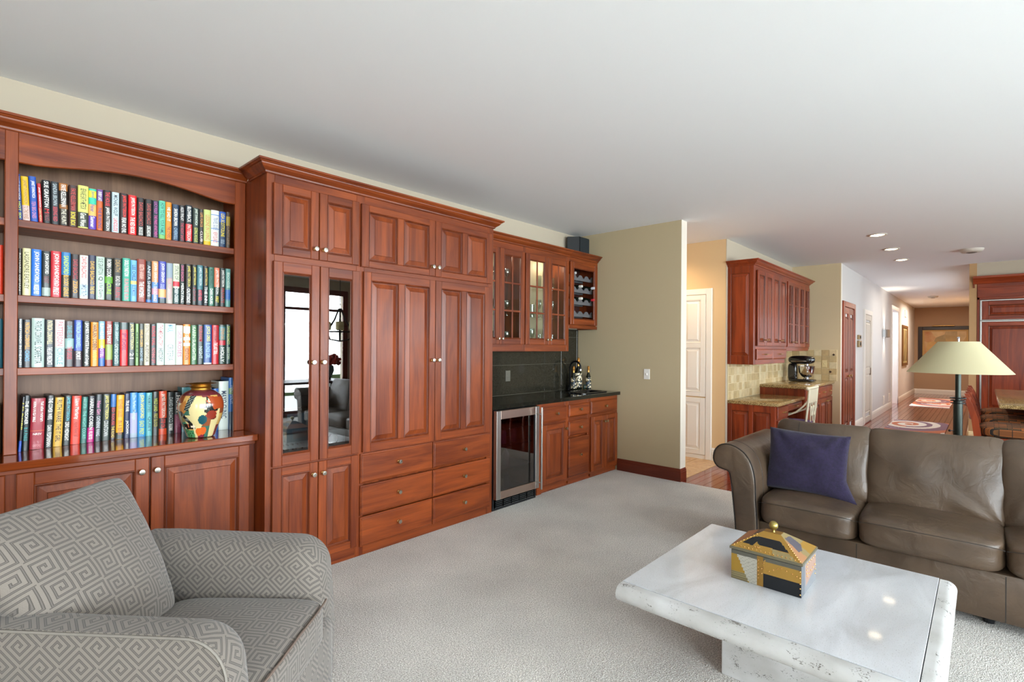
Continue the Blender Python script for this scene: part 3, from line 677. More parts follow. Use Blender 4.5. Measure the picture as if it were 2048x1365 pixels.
for i, (x, z, c, nm) in enumerate([(3.26, .54, '7a5a9a', 'violet'), (3.38, .54, '9a7ab0', 'lilac'), (3.52, .54, '6a5a80', 'grey-violet'), (3.25, .34, '3a9a50', 'green'), (3.42, .34, 'a8c0c0', 'pale'), (3.24, .115, 'b05a5a', 'rose'), (3.44, .115, '5a7a8a', 'blue-grey')]):
    o = NB(); lathe(o, [(.03, 0), (.033, .005), (.033, .1), (.02, .125), (.012, .13), (.012, .15)], (x, 3.22, z + (.0 if z < .12 else 0)), (0, 0, 1), 14)
    o = finish('drink_bottle', o, M('drink_' + nm, c, .3), smooth=50, loc=(x, 3.22, z)); tag(o, f'small {nm} bottle inside the glass-door drinks fridge', 'bottle', 'bottles in the drinks fridge')
# --- black sink and gooseneck tap
sk = thing('bar_sink', 'black drop-in sink set in the granite bar counter', 'sink', (4.77, 3.39, .913))
bm = NB()
def rr(x0, x1, y0, y1, r, z, n=6):
    P = []
    for cx, cy, a0 in ((x1 - r, y1 - r, 0), (x0 + r, y1 - r, 90), (x0 + r, y0 + r, 180), (x1 - r, y0 + r, 270)):
        for i in range(n + 1): a = radians(a0 + 90 * i / n); P.append(bm.verts.new((cx + r * cos(a), cy + r * sin(a), z)))
    return P
R = [rr(SX0 - .03, SX1 + .03, SY0 - .03, SY1 + .03, .05, .9135), rr(SX0 - .03, SX1 + .03, SY0 - .03, SY1 + .03, .05, .921), rr(SX0 - .02, SX1 + .02, SY0 - .02, SY1 + .02, .045, .925), rr(SX0 + .01, SX1 - .01, SY0 + .01, SY1 - .01, .04, .921), rr(SX0 + .02, SX1 - .02, SY0 + .02, SY1 - .02, .04, .90), rr(SX0 + .04, SX1 - .04, SY0 + .04, SY1 - .04, .04, .78)]
ring_faces(bm, R); bm.faces.new(R[-1]); finish('basin', bm, M('black_composite', '121416', .15), sk, 40)
fc = thing('bar_tap', 'black gooseneck tap standing behind the bar sink', 'faucet', (4.985, 3.64, .914))
bm = NB(); lathe(bm, [(.028, 0), (.028, .006), (.018, .012), (.016, .06), (.012, .075)], (4.985, 3.64, .914), seg=16); finish('base', bm, BLACKM, fc, 50)
bm = NB(); pts = [(4.985, 3.64, .98), (4.985, 3.64, 1.18)] + [(4.985, 3.64 - .075 + .075 * cos(radians(a)), 1.18 + .075 * sin(radians(a))) for a in range(15, 181, 15)] + [(4.985, 3.49, 1.16)]
tube(bm, pts, .011, 10); finish('spout', bm, BLACKM, fc, 60)
bm = NB(); lathe(bm, [(.013, 0), (.013, .02)], (4.985, 3.49, 1.145), seg=12); finish('nozzle', bm, CHROME, fc, 50)
for s in (-1, 1):
    bm = NB(); lathe(bm, [(.014, 0), (.012, .03), (.006, .035)], (4.985 + s * .03, 3.64, .914)); tube(bm, [(4.985 + s * .03, 3.64, .945), (4.985 + s * .05, 3.63, .965)], .006, 8); finish('handle', bm, BLACKM, fc, 50)
# --- champagne bottles
def champagne(x, y, s, label):
    z = .9135; t = thing('champagne_bottle', label, 'bottle', (x, y, z)); q = lambda L: [(r * s, h * s) for r, h in L]
    bm = NB(); lathe(bm, q([(.030, 0), (.044, .006), (.045, .16), (.040, .20), (.018, .27), (.0155, .30)]), (x, y, z), seg=24); finish('body', bm, M('champagne_glass', '14180f', .08), t, 50)
    bm = NB(); lathe(bm, q([(.0168, .262), (.0172, .30), (.0165, .335), (.021, .345), (.021, .352), (.017, .358), (.018, .375), (.010, .384)]), (x, y, z), seg=20); finish('foil', bm, M('gold_foil', 'd89a50', .3, .9), t, 50)
    bm = NB(); lathe(bm, q([(.0455, .03), (.0455, .17), (.0425, .20)]), (x, y, z), seg=40, cap=False)
    bmesh.ops.subdivide_edges(bm, edges=[e for e in bm.edges if abs(e.verts[0].co.z - e.verts[1].co.z) > .02], cuts=14)
    o = finish('floral_label', bm, attr_mat('floral_print', .4) if 'floral_print' not in MATS else MATS['floral_print'], t, 60)
    def fl(c, n):
        a = noise.noise(Vector((c.x * 55, c.y * 55, c.z * 45)) + Vector((x, 0, 3))); b = noise.noise(Vector((c.x * 90, c.y * 90, c.z * 90)))
        return 'e8dcc0' if a > .12 else ('3a4a5a' if a < -.25 and c.z < .1 else ('b89a50' if b > .3 else '1a1c14'))
    paint(o, fl)
champagne(5.075, 3.585, 1.0, 'large champagne bottle with gold neck and painted flowers')
champagne(4.945, 3.56, .74, 'small champagne bottle with floral print beside the tap')
champagne(5.165, 3.50, .74, 'small champagne bottle with floral print next to the stub wall')
cj = thing('gold_rimmed_jar', 'tiny dark jar with gold foot in front of the champagne bottles', 'jar', (5.04, 3.47, .9135))
bm = NB(); lathe(bm, [(.014, 0), (.018, .008), (.016, .05), (.008, .06)], (5.04, 3.47, .926)); finish('body', bm, M('jar_green', '1c3028', .2), cj, 50)
bm = NB(); lathe(bm, [(.022, 0), (.024, .006), (.02, .012)], (5.04, 3.47, .9135)); finish('foot', bm, BRASS, cj, 50)
# --- drinking glasses in the glass cabinet
def wineglass(x, y, z, h, r, stem=True, lab='', grp='glasses in the bar wall cabinet', first={}):
    key = (h, r, stem)
    if key not in first:
        bm = NB()
        if stem: lathe(bm, [(r * .8, 0), (r * .8, .003), (.006, .008), (.004, h * .45), (r * .7, h * .55), (r, h * .75), (r * .85, h), (r * .82, h), (r * .95, h * .75), (.01, h * .56)], (x, y, z), seg=16)
        else: lathe(bm, [(r * .85, 0), (r, h), (r * .95, h), (r * .8, .01)], (x, y, z), seg=16)
        o = finish('drinking_glass', bm, GLASSW, smooth=60, loc=(x, y, z)); first[key] = o; tag(o, lab, 'glass', grp); return o
    o = first[key].copy(); COL.objects.link(o); o.location = (x, y, z); o['label'] = lab; return o
ord_ = ['first', 'second', 'third', 'fourth', 'fifth', 'sixth', 'seventh', 'eighth']
for zi, (z, nm) in enumerate(((1.421, 'bottom'), (1.7385, 'middle'), (2.0585, 'upper'))):
    for i in range(6):
        x = 3.955 + i * .115
        if zi == 2 and i in (2,): continue
        st = (i + zi) % 2 == 0
        wineglass(x, 3.57, z, .2 if st else .14, .035 if st else .032, st, f'{"stemmed" if st else "straight"} clear glass, {ord_[i]} from left on the {nm} shelf of the bar cabinet')
    for i in range(3):
        wineglass(3.60 + i * .1, 3.58, z, .16, .04, True, f'{ord_[i]} clear goblet on the {nm} shelf of the bar cabinet, nearer the tall cabinet', 'goblets in the bar wall cabinet')
# --- loudspeaker
sp = thing('loudspeaker', 'black wedge loudspeaker on top of the bar cabinet in the corner', 'speaker', (5.08, 3.58, 2.503))
bm = NB(); prism(bm, [(4.915, 3.64, 2.5035), (5.00, 3.53, 2.5035), (5.20, 3.53, 2.5035), (5.20, 3.66, 2.5035), (4.95, 3.68, 2.5035)], (0, 0, .235)); finish('cabinet', bm, M('speaker_black', '1a1c1e', .5), sp)
bm = NB(); prism(bm, [(5.008, 3.528, 2.515), (5.195, 3.528, 2.515), (5.195, 3.522, 2.515), (5.008, 3.522, 2.515)], (0, 0, .215)); finish('grille', bm, M('speaker_cloth', '20262a', .9), sp)
# --- hifi inside the tall cabinet
def hifi(name, lab, x0, x1, y0, y1, z0, z1, col, knobs=(), face=None):
    t = thing(name, lab, 'electronics', ((x0 + x1) / 2, (y0 + y1) / 2, z0))
    bm = NB(); box(bm, x0, y0, z0, x1, y1, z1, .004); finish('case', bm, col, t)
    for (kx, kz, r) in knobs:
        bm = NB(); lathe(bm, [(r, 0), (r, .02), (r * .9, .024)], (kx, y0, kz), (0, -1, 0), 20); finish('dial', bm, PEWTER, t, 40)
    return t
SILV = M('silver_casing', 'a8aaaa', .35, .6)
hifi('receiver', 'silver hi-fi receiver with a large dial behind the glass doors', 1.30, 1.80, 3.20, 3.58, .7065, .86, SILV, [(1.70, .80, .035)] + [(1.34 + i * .03, .80, .006) for i in range(6)] + [(1.34 + i * .03, .77, .006) for i in range(6)])
hifi('disc_player', 'black disc player on the upper glass shelf of the tall cabinet', 1.29, 1.72, 3.22, 3.6, 1.2085, 1.29, BLACKP, [(1.45, 1.25, .008)])
bx_ = NB(); box(bx_, 1.42, 3.24, .8615, 1.56, 3.42, .985, .004); tag(finish('storage_box', bx_, M('blue_box', '5a7080', .6), loc=(1.49, 3.33, .8615)), 'small blue-grey box on the silver receiver behind the glass', 'box')
bx_ = NB(); box(bx_, 1.29, 3.22, 1.029, 1.58, 3.5, 1.10, .006); tag(finish('cable_box', bx_, M('cable_box', '2a2c30', .4), loc=(1.43, 3.36, 1.029)), 'dark flat box on the lower glass shelf of the tall cabinet', 'electronics')

for x in (3.5, 4.06, 4.44): lamp('cabinet_fill', 'POINT', (x, 3.56, 2.34), 1.8, (1, .86, .66), radius=.03)  # point lights added inside the bays so the glasses show
BOOKS = [
 ('top', 2.022, [
  (0.1997, 0.2155, 3.45, 0.223, '1f3f8c', [('JANET EVANOVICH', 'f0eee6', 0.05, 0.55), ('HOT SIX', 'd4e23a', 0.6, 0.97)], 'blue hardback with white and lime lettering', 2.5, []),
  (0.2165, 0.2432, 3.45, 0.216, 'e3b51e', [('JANET EVANOVICH', '8a6a50', 0.08, 0.62), ('TO THE NINES', '8c5a1e', 0.66, 0.96)], 'egg-yolk yellow hardback', 2.5, [('e0c0b8', 0, 0.35)]),
  (0.245, 0.2721, 3.45, 0.223, '2150a8', [('JANET EVANOVICH', 'f0eee6', 0.1, 0.47), ('TEN BIG ONES', 'c07a9a', 0.55, 0.92)], 'royal blue hardback with pale lettering', 2.5, []),
  (0.2741, 0.2888, 3.45, 0.194, 'b5242a', [('JANET EVANOVICH', 'f0eee6', 0.1, 0.6), ('LEAN MEAN', 'd8c090', 0.63, 0.95)], 'narrow red hardback', 2.5, []),
  (0.2896, 0.3203, 3.45, 0.217, '17181a', [('SUE GRAFTON', 'f0eee6', 0.03, 0.62), ('M', 'c83038', 0.66, 0.76), ('MALICE', '8a3a40', 0.78, 0.93)], 'black hardback with white capitals', 1.5, []),
  (0.3213, 0.3506, 3.45, 0.217, '2a2e33', [('SANDRA BROWN', 'a8b4b8', 0.05, 0.55), ('SEEING RED', 'c23040', 0.58, 0.92)], 'charcoal hardback with red block letters', 1, []),
  (0.3516, 0.3853, 3.45, 0.217, '2a221c', [('FAYE KELLERMAN', 'f0eee6', 0.04, 0.55), ('THE HUNT', 'd8d0b8', 0.6, 0.96)], 'dark hardback with orange flames and white letters', 1, [('a5642a', 0.82, 1), ('8f5a28', 0.4, 0.5)]),
  (0.3863, 0.4207, 3.45, 0.216, '3a2420', [('FAYE KELLERMAN', 'c23a34', 0.08, 0.6), ('BONE BOX', 'e8d21e', 0.64, 0.96)], 'brown-black hardback, red above yellow lettering', 0, []),
  (0.4227, 0.4649, 3.45, 0.223, 'd7d86e', [('BEWARE EARTH METEOR', '3c3c28', 0.07, 0.55), ('Great Waves', 'e8e8d8', 0.64, 0.95)], 'wide pale yellow hardback with a dark patch', 0, [('33382c', 0.04, 0.38)]),
  (0.466, 0.4978, 3.45, 0.216, 'e8b060', [('Jennifer', '1e5a8c', 0.06, 0.3), ('Weiner', '28489a', 0.36, 0.56), ('Summer', 'f0eee6', 0.68, 0.94)], 'teal, yellow and purple swirled hardback', 0, [('5a3ca8', 0, 0.34), ('e0d838', 0.78, 0.95), ('28b89a', 0.95, 1), ('30c0a0', 0.62, 0.78)]),
  (0.4989, 0.525, 3.45, 0.22, 'c8602c', [('EVERY LAST', 'f0eee6', 0.06, 0.28), ('THE BURNING', '2a3a7a', 0.44, 0.94)], 'narrow orange hardback with purple head', 0, [('6a4a8c', 0.72, 1)]),
  (0.5271, 0.5611, 3.45, 0.222, '26211f', [('THE HOUSE', 'd8283a', 0.04, 0.38), ('JAMES PATTERSON', 'f0eee6', 0.41, 0.97)], 'black hardback, red title over white author name', 0, []),
  (0.5633, 0.5946, 3.45, 0.219, 'c3d6de', [('MICHAEL WOLFF', '20262c', 0.07, 0.58), ('LANDSLIDE', 'd83a3a', 0.64, 0.96)], 'pale blue hardback with black and red letters', 0, []),
  (0.5979, 0.6332, 3.45, 0.222, '2a1a1a', [('JAMES PATTERSON', 'f03028', 0.05, 0.58), ('FEAR NO EVIL', 'f0eee6', 0.6, 0.97)], 'black hardback with a bright red upper half', 0, []),
  (0.6355, 0.6726, 3.45, 0.22, 'd81c20', [('JAMES PATTERSON', 'f0eee6', 0.06, 0.5), ('THE RED BOOK', 'f0eee6', 0.55, 0.96)], 'bright red hardback with white lettering', 0, []),
  (0.675, 0.7083, 3.45, 0.214, '1f1a18', [('DAVID BALDACCI', 'b8403a', 0.12, 0.72), ('ONE GOOD DEED', 'f0eee6', 0.76, 0.97)], 'black hardback with dull red lettering and gold edge', 0, []),
  (0.7118, 0.7457, 3.45, 0.214, '211d1c', [('DAVID BALDACCI', 'a84038', 0.12, 0.65), ('LONG SHADOWS', 'f0eee6', 0.7, 0.97)], 'black hardback, brick red author name above white title', 0, []),
  (0.7469, 0.7754, 3.45, 0.213, '26303c', [('LUCY FOLEY', 'b850a8', 0.03, 0.35), ('THE PARIS APARTMENT', 'c84a98', 0.38, 0.97)], 'slate hardback with magenta script', 0, []),
  (0.7766, 0.808, 3.45, 0.219, '5cc0a0', [('HOW TO KILL YOUR FAMILY', '1e5a58', 0.05, 0.9)], 'mint green hardback', 0, [('7ab868', 0, 0.12)]),
  (0.8093, 0.8388, 3.45, 0.218, 'e88a24', [('HE SAID IT', 'f0eee6', 0.14, 0.5), ('THE OTHERS', '7a3a28', 0.64, 0.95)], 'orange hardback with a yellow dot', 0, []),
  (0.8425, 0.875, 3.45, 0.213, '2a3f58', [('SANDRA BROWN', 'f0eee6', 0.12, 0.58), ('OVERKILL', '88a8c0', 0.64, 0.96)], 'navy hardback with white lettering', 0, []),
  (0.8776, 0.9055, 3.45, 0.214, '2b2a2c', [('ALEX FINLAY', 'd8d4d0', 0.05, 0.42), ('THE NIGHT SHIFT', 'b03048', 0.48, 0.96)], 'slim black hardback, white above crimson', 0, []),
  (0.9093, 0.9442, 3.45, 0.222, '1c2830', [('BLOWBACK', 'f0eee6', 0.04, 0.45), ('PATTERSON', 'e8d0c8', 0.52, 0.95)], 'dark hardback with a scarlet lower half', 0, [('c8242a', 0.05, 0.5)]),
  (0.9469, 0.9784, 3.45, 0.214, '2e3a34', [('JANET EVANOVICH', 'dce8d8', 0.03, 0.48), ('GOING ROGUE', 'c8d060', 0.55, 0.95)], 'dark green hardback with pale slanted letters', 0, []),
  (0.9798, 1.0037, 3.45, 0.211, '33302e', [('LIFE FORCE', 'c88a3a', 0.1, 0.5), ('CLUB', 'd8c8c0', 0.62, 0.92)], 'very slim charcoal hardback with amber letters', 0, []),
  (1.0051, 1.043, 3.45, 0.215, 'c3cd7c', [('LESSONS IN LIVING', 'c87a4a', 0.15, 0.85)], 'pale lime hardback with a yellow foot', 0, [('d8b41e', 0, 0.12)]),
  (1.0444, 1.0885, 3.45, 0.22, 'dfe2dc', [('TRAVEL GUIDE', '7a86a8', 0.2, 0.55), ('NEW ISLANDS', 'c86a6a', 0.6, 0.9)], 'white hardback with thin blue bands', 0, [('5a8ac8', 0.86, 0.88), ('5a8ac8', 0.48, 0.5), ('5a8ac8', 0.14, 0.16)]),
  (1.09, 1.1266, 3.45, 0.22, '1e3a5a', [('LISA SCOTTOLINE', 'e8d21e', 0.06, 0.7), ('SOLD', 'a8b8c0', 0.78, 0.9)], 'dark blue hardback with big yellow letters', 0, [('2858b0', 0.7, 1)]),
  (1.128, 1.1523, 3.45, 0.223, '4a3a2c', [('COUNTY LINE', '8a6a4a', 0.3, 0.9)], 'dull brown hardback with a gold top', 0, [('9a8430', 0.62, 0.88)]),
 ]),
 ('second', 1.656, [
  (0.2015, 0.2129, 3.45, 0.228, '2a2420', [('RICHARD OSMAN', 'c8c0b0', 0.1, 0.9)], 'slim dark brown hardback', 0, []),
  (0.2164, 0.2467, 3.45, 0.232, 'd8d09a', [('LASSANDRE EASTLEY', '4a4428', 0.08, 0.86)], 'cream gold hardback with thin dark letters', 0, []),
  (0.2485, 0.2849, 3.45, 0.232, '1e6ac8', [('JOHN SANDFORD', 'f0eee6', 0.05, 0.7), ('WICKED PREY', 'f0eee6', 0.75, 0.96)], 'bright blue hardback with white block letters', 0, []),
  (0.2868, 0.3193, 3.45, 0.228, '1c2422', [('JOHN SANDFORD', 'f0eee6', 0.05, 0.5), ('SILENT', '7a3038', 0.55, 0.7)], 'black hardback with thin white author name', 0, [('90a098', 0.02, 0.2)]),
  (0.3202, 0.3591, 3.45, 0.233, 'c02430', [('JOHN SANDFORD', 'f0eee6', 0.05, 0.76), ('PREY', 'f0eee6', 0.79, 0.95)], 'wide red hardback with white block letters', 0, []),
  (0.3601, 0.3959, 3.45, 0.233, '1e70a8', [('SANDFORD', 'b8d838', 0.08, 0.48), ('BLOODY GENIUS', 'e8b028', 0.5, 0.97)], 'blue over black hardback with lime and gold letters', 0, [('141e1c', 0, 0.5)]),
  (0.397, 0.4306, 3.45, 0.228, '251a1a', [('DAVID BALDACCI', 'b8283a', 0.12, 0.56), ('ZERO', 'e8a040', 0.6, 0.88)], 'black hardback with crimson author name', 0, []),
  (0.4316, 0.4658, 3.45, 0.227, 'dcd8d0', [('DAVID BALDACCI', 'c8303c', 0.04, 0.52), ('SIMPLE TRUTH', '3a4a6a', 0.66, 0.94)], 'white hardback with red author name', 0, [('c0d8e4', 0.08, 0.32)]),
  (0.4669, 0.4977, 3.45, 0.232, '2a2f48', [('DAVID BALDACCI', 'd8a82a', 0.14, 0.66), ('THE FIX', 'e0b83a', 0.7, 0.88)], 'dark navy hardback with gold lettering', 0, []),
  (0.4987, 0.5343, 3.45, 0.229, 'b8cfbe', [('SUE GRAFTON', '4a5a52', 0.04, 0.42), ('Q', '2a3430', 0.46, 0.56), ('is for Quarry', '4a5a52', 0.6, 0.95)], 'pale sage hardback with a large letter Q', 0, []),
  (0.5354, 0.5695, 3.45, 0.228, '1f2a24', [('ROBIN COOK', 'f0eee6', 0.04, 0.46), ('CURE', 'a8e03a', 0.6, 0.86)], 'black hardback with a lime green glow', 0, [('5a9a28', 0.4, 0.56)]),
  (0.5717, 0.6086, 3.45, 0.23, '2c2a26', [('DEATH', 'b08a48', 0.04, 0.32), ('ROAD TO', 'd8d0c8', 0.42, 0.64), ('RUIN', 'b83a40', 0.68, 0.92)], 'dark hardback with antique gold heading', 0, []),
  (0.6108, 0.6464, 3.45, 0.236, '38a088', [('DOLLY PARTON', 'f0eee6', 0.05, 0.42), ('RUN ROSE RUN', 'e07888', 0.48, 0.96)], 'teal hardback with white and pink letters', 0, []),
  (0.6475, 0.6758, 3.45, 0.229, '6aaed8', [('LEE CHILD', '1c3a78', 0.12, 0.5), ('BLUE MOON', '2a5aa0', 0.6, 0.86)], 'sky blue hardback with navy letters', 0, [('e0c878', 0.42, 0.5)]),
  (0.6769, 0.7172, 3.45, 0.239, '8a3424', [('KRISTIN HANNAH', 'e8b8a8', 0.12, 0.46), ('THE WOMEN', 'f0eee6', 0.52, 0.88)], 'rust red hardback with white title', 0, []),
  (0.7184, 0.7441, 3.45, 0.232, '2c3238', [('ANITA SHREVE', 'c0c8d0', 0.1, 0.86)], 'dark grey hardback with a blue foot', 0, [('3a70b8', 0, 0.07)]),
  (0.7453, 0.7762, 3.45, 0.236, 'e09a6a', [('JOHN GRISHAM', 'f0eee6', 0.04, 0.55), ('THE EXCHANGE', 'e8c0c8', 0.6, 0.96)], 'peach over blue hardback', 0, [('5a8ac0', 0, 0.5), ('c88aa0', 0.2, 0.35)]),
  (0.7774, 0.8137, 3.45, 0.24, '3c44a0', [('JOHN GRISHAM', 'f0eee6', 0.05, 0.5), ('SOOLEY', 'a0a8e0', 0.54, 0.66)], 'indigo hardback with a sunset band', 0, [('e8a060', 0.14, 0.34), ('28404a', 0, 0.12)]),
  (0.815, 0.847, 3.45, 0.234, 'b0a8a0', [('TALK OF TOWN', 'c88a90', 0.35, 0.9)], 'muted grey and pink hardback', 0, [('8a9aa8', 0.62, 1)]),
  (0.8483, 0.8808, 3.45, 0.235, 'ccd2b8', [('STATE OF', '5a6a50', 0.05, 0.4), ('DEEP CREEK', 'e0e8e0', 0.6, 0.96)], 'white hardback with a red dash and dark foot', 0, [('c83040', 0.44, 0.56), ('2a4a4a', 0, 0.4)]),
  (0.8821, 0.9075, 3.45, 0.236, '26302c', [('DAVID BALDACCI', 'c85080', 0.03, 0.42), ('MERCY FALL', 'f0eee6', 0.48, 0.96)], 'slim black hardback with pink author name', 0, []),
  (0.9101, 0.9424, 3.45, 0.24, '241e1c', [('JAMES PATTERSON', 'd8c858', 0.04, 0.55), ('OUTSIDE', 'f0eee6', 0.6, 0.95)], 'black hardback with mustard author name', 0, []),
  (0.9437, 0.9699, 3.45, 0.24, '252a24', [('JAMES PATTERSON', 'e0d058', 0.05, 0.5), ('3 DAYS', '8a2a38', 0.56, 0.9)], 'slim black hardback, yellow above dark red', 0, []),
  (0.9712, 1.0031, 3.45, 0.241, '3a7078', [('JAMES PATTERSON', 'd0e0e0', 0.05, 0.5), ('NYPD RED', 'e03048', 0.62, 0.88)], 'steel teal hardback with a red title', 0, [('243038', 0, 0.4)]),
  (1.0045, 1.0315, 3.45, 0.239, '20262a', [('JAMES PATTERSON', 'd8b848', 0.05, 0.48), ('THE INN', 'f0eee6', 0.52, 0.92)], 'slim black hardback, gold above white title', 0, []),
  (1.0329, 1.063, 3.45, 0.236, '35705e', [('MICHAEL CONNELLY', '1e3c34', 0.05, 0.5), ('DARK HOURS', 'f0eee6', 0.55, 0.95)], 'bottle green hardback', 0, []),
  (1.0644, 1.0935, 3.45, 0.237, '26382e', [('JAMES PATTERSON', 'f0eee6', 0.06, 0.68), ('FIRST', 'e8d028', 0.74, 0.9)], 'black hardback with a salmon top', 0, [('e07a5a', 0.5, 1)]),
  (1.0949, 1.1259, 3.45, 0.238, '1e2824', [('JAMES PATTERSON', 'f0eee6', 0.05, 0.48), ('PRIVATE', 'a02a2a', 0.52, 0.9)], 'black hardback with dark red title', 0, []),
  (1.1274, 1.156, 3.45, 0.238, '5a9088', [('BEACH HOUSE', 'c8d8c8', 0.1, 0.5), ('BLUE', '3a6ab0', 0.56, 0.84)], 'sea green hardback with a blue panel', 0, [('2a62a8', 0.2, 0.45)]),
 ]),
 ('third', 1.303, [
  (0.2032, 0.2181, 3.45, 0.239, '5a6064', [('HARRY MARCH', 'f0eee6', 0.02, 0.5), ('IN THE PAST', 'f0eee6', 0.55, 0.95)], 'slim grey hardback with white letters', 0, []),
  (0.2199, 0.2503, 3.45, 0.235, '26282c', [('PATRICIA CORNWELL', 'e8a830', 0.06, 0.62), ('CHAOS', '6ab0d8', 0.65, 0.87)], 'black hardback with orange author name and blue title', 0, []),
  (0.2511, 0.2977, 3.45, 0.244, 'a8bcb4', [('PATRICIA CORNWELL', '3a4a48', 0.06, 0.55), ('SCARPETTA', '3a4a48', 0.58, 0.92)], 'very wide silver hardback', 0, []),
  (0.2996, 0.3352, 3.45, 0.238, '1f2830', [('PATRICIA CORNWELL', 'e8d8a0', 0.02, 0.52), ('THE LAST PRECINCT', 'f0eee6', 0.58, 0.95)], 'blue-black hardback with cream letters', 0, []),
  (0.3371, 0.3744, 3.45, 0.24, 'd8c8c4', [('PATTERSON', 'd8707a', 0.04, 0.55), ('CIRCLE', '6a9a9a', 0.6, 0.95)], 'silvery white hardback with pink letters', 0, [('b8ccc8', 0, 0.42)]),
  (0.3754, 0.4105, 3.45, 0.234, '3a3034', [('DANIEL SILVA', '58a0a8', 0.1, 0.42), ('THE ORDER', 'c83a48', 0.56, 0.84)], 'dark plum hardback with teal letters', 0, [('88a8a4', 0.4, 0.62)]),
  (0.4115, 0.4444, 3.45, 0.241, '2a48a0', [('PATRICIA CORNWELL', 'a0c8e8', 0.05, 0.6), ('PORT', 'f0eee6', 0.68, 0.85)], 'cobalt hardback with a dark foot', 0, [('3a2c34', 0, 0.34)]),
  (0.4464, 0.4769, 3.45, 0.237, '20241f', [('JAMES WHITE', 'f0eee6', 0.04, 0.56), ('Point of Origin', 'f0eee6', 0.58, 0.97)], 'black hardback with long white lettering', 0, []),
  (0.4789, 0.5099, 3.45, 0.233, 'e08a1e', [('HARLAN COBEN', '2a2a20', 0.06, 0.62), ('WIN', 'f0d040', 0.66, 0.85)], 'tangerine hardback with dark letters', 0, []),
  (0.5109, 0.5372, 3.45, 0.239, '78a8c8', [('ELIN HILDER', 'e8f0f0', 0.05, 0.4), ('HOTEL', 'e8c0e0', 0.55, 0.8)], 'blue, yellow and violet striped hardback', 0, [('e8c830', 0.4, 0.6), ('7a3a9a', 0.18, 0.4), ('1e5aa8', 0, 0.18)]),
  (0.5393, 0.5703, 3.45, 0.241, '8a3028', [('PETER MAY', 'f0eee6', 0.08, 0.5)], 'brick red hardback with a green lower half', 0, [('8a9a48', 0.14, 0.48)]),
  (0.5714, 0.6018, 3.45, 0.237, '1e4a4c', [('JOHN GRISHAM', 'c0e0e0', 0.05, 0.42), ('CAMINO GHOSTS', 'c8dcd0', 0.5, 0.95)], 'deep teal hardback with pale serif letters', 0, []),
  (0.6029, 0.6371, 3.45, 0.238, 'd02028', [('SPY SCHOOL', '6a2a6a', 0.25, 0.65)], 'scarlet hardback with a grey head', 0, [('4a5a58', 0.83, 1)]),
  (0.6383, 0.6698, 3.45, 0.237, '24302a', [('JAMES PATTERSON', 'e8dc90', 0.03, 0.62), ('21', 'f0eee6', 0.7, 0.84)], 'black hardback with a large number 21', 0, []),
  (0.6709, 0.6857, 3.45, 0.232, '7aa060', [('GREEN', '2a4a28', 0.2, 0.8)], 'very slim green hardback', 0, []),
  (0.6869, 0.7099, 3.45, 0.233, '3a4038', [('HARLAN COBEN', 'd8a840', 0.15, 0.55), ('HOME', '90a8b8', 0.6, 0.9)], 'slim charcoal hardback with amber letters', 0, []),
  (0.7111, 0.7379, 3.45, 0.234, 'c8c0a8', [('SEATING LESSONS', '8a7a60', 0.03, 0.45), ('AUDITORIA', '5a5040', 0.5, 0.92)], 'beige hardback with spaced lettering', 0, []),
  (0.7403, 0.7687, 3.45, 0.232, '2c2e30', [('RACHEL HALL', 'd02a34', 0.05, 0.52), ('NOTHING LEFT', 'c85058', 0.58, 0.95)], 'charcoal hardback with bright red capitals', 0, []),
  (0.7699, 0.8072, 3.45, 0.239, 'c8dcd0', [('THE AMERICAN STORY', 'b84a58', 0.05, 0.55), ('HISTORY', '4a5a58', 0.6, 0.92)], 'pale mint hardback with red lettering', 0, []),
  (0.8097, 0.8628, 3.45, 0.238, 'ccd8d0', [('MANUAL', '4a9ac0', 0.03, 0.2), ('CRITERIA', '8a9a94', 0.5, 0.9)], 'wide white hardback with blue heading', 0, []),
  (0.8641, 0.8994, 3.45, 0.231, 'ccd4c8', [('GARDEN', 'c06a8a', 0.15, 0.35), ('ROSES', 'c06a8a', 0.42, 0.8)], 'white hardback with fine pink lettering', 0, []),
  (0.9019, 0.938, 3.45, 0.238, 'e8862c', [('BEST SELLER', 'e0e0d0', 0.1, 0.5), ('EDITION', '6a2a10', 0.6, 0.88)], 'white and orange striped hardback', 0, [('ece0c8', 0.78, 0.95), ('ece0c8', 0.6, 0.68), ('ece0c8', 0.46, 0.54)]),
  (0.9406, 0.9734, 3.45, 0.234, '3a6a40', [('KARIN SLAUGHTER', 'c8e0b8', 0.05, 0.9)], 'leaf green hardback with pale letters', 0, []),
  (0.9747, 1.008, 3.45, 0.238, '2c3a38', [('INGRAHAM', 'c83038', 0.04, 0.42), ('NIGHT', 'c0ccc8', 0.55, 0.85)], 'black-green hardback with red heading', 0, []),
  (1.0093, 1.0527, 3.45, 0.239, '1e4a8a', [('JOYCE ORES', 'e8e878', 0.04, 0.42), ('BLONDE GIRL', 'a0c8e8', 0.46, 0.85)], 'ultramarine hardback with yellow author name', 0, [('d0d8d8', 0, 0.04)]),
  (1.0541, 1.0915, 3.45, 0.238, 'c01e28', [('SCOTT TUROW', '7a1420', 0.05, 0.4), ('THE LAST TRIAL', 'f0eee6', 0.45, 0.75)], 'crimson hardback with a white stripe of light', 0, []),
  (1.0929, 1.1295, 3.45, 0.242, '2c4238', [('STEPHEN KING', 'c88a40', 0.08, 0.38), ('HOLLY', 'f0eee6', 0.58, 0.95)], 'dark green hardback with a yellow disc', 0, [('b82a38', 0.48, 0.6), ('3a7a80', 0.62, 0.95)]),
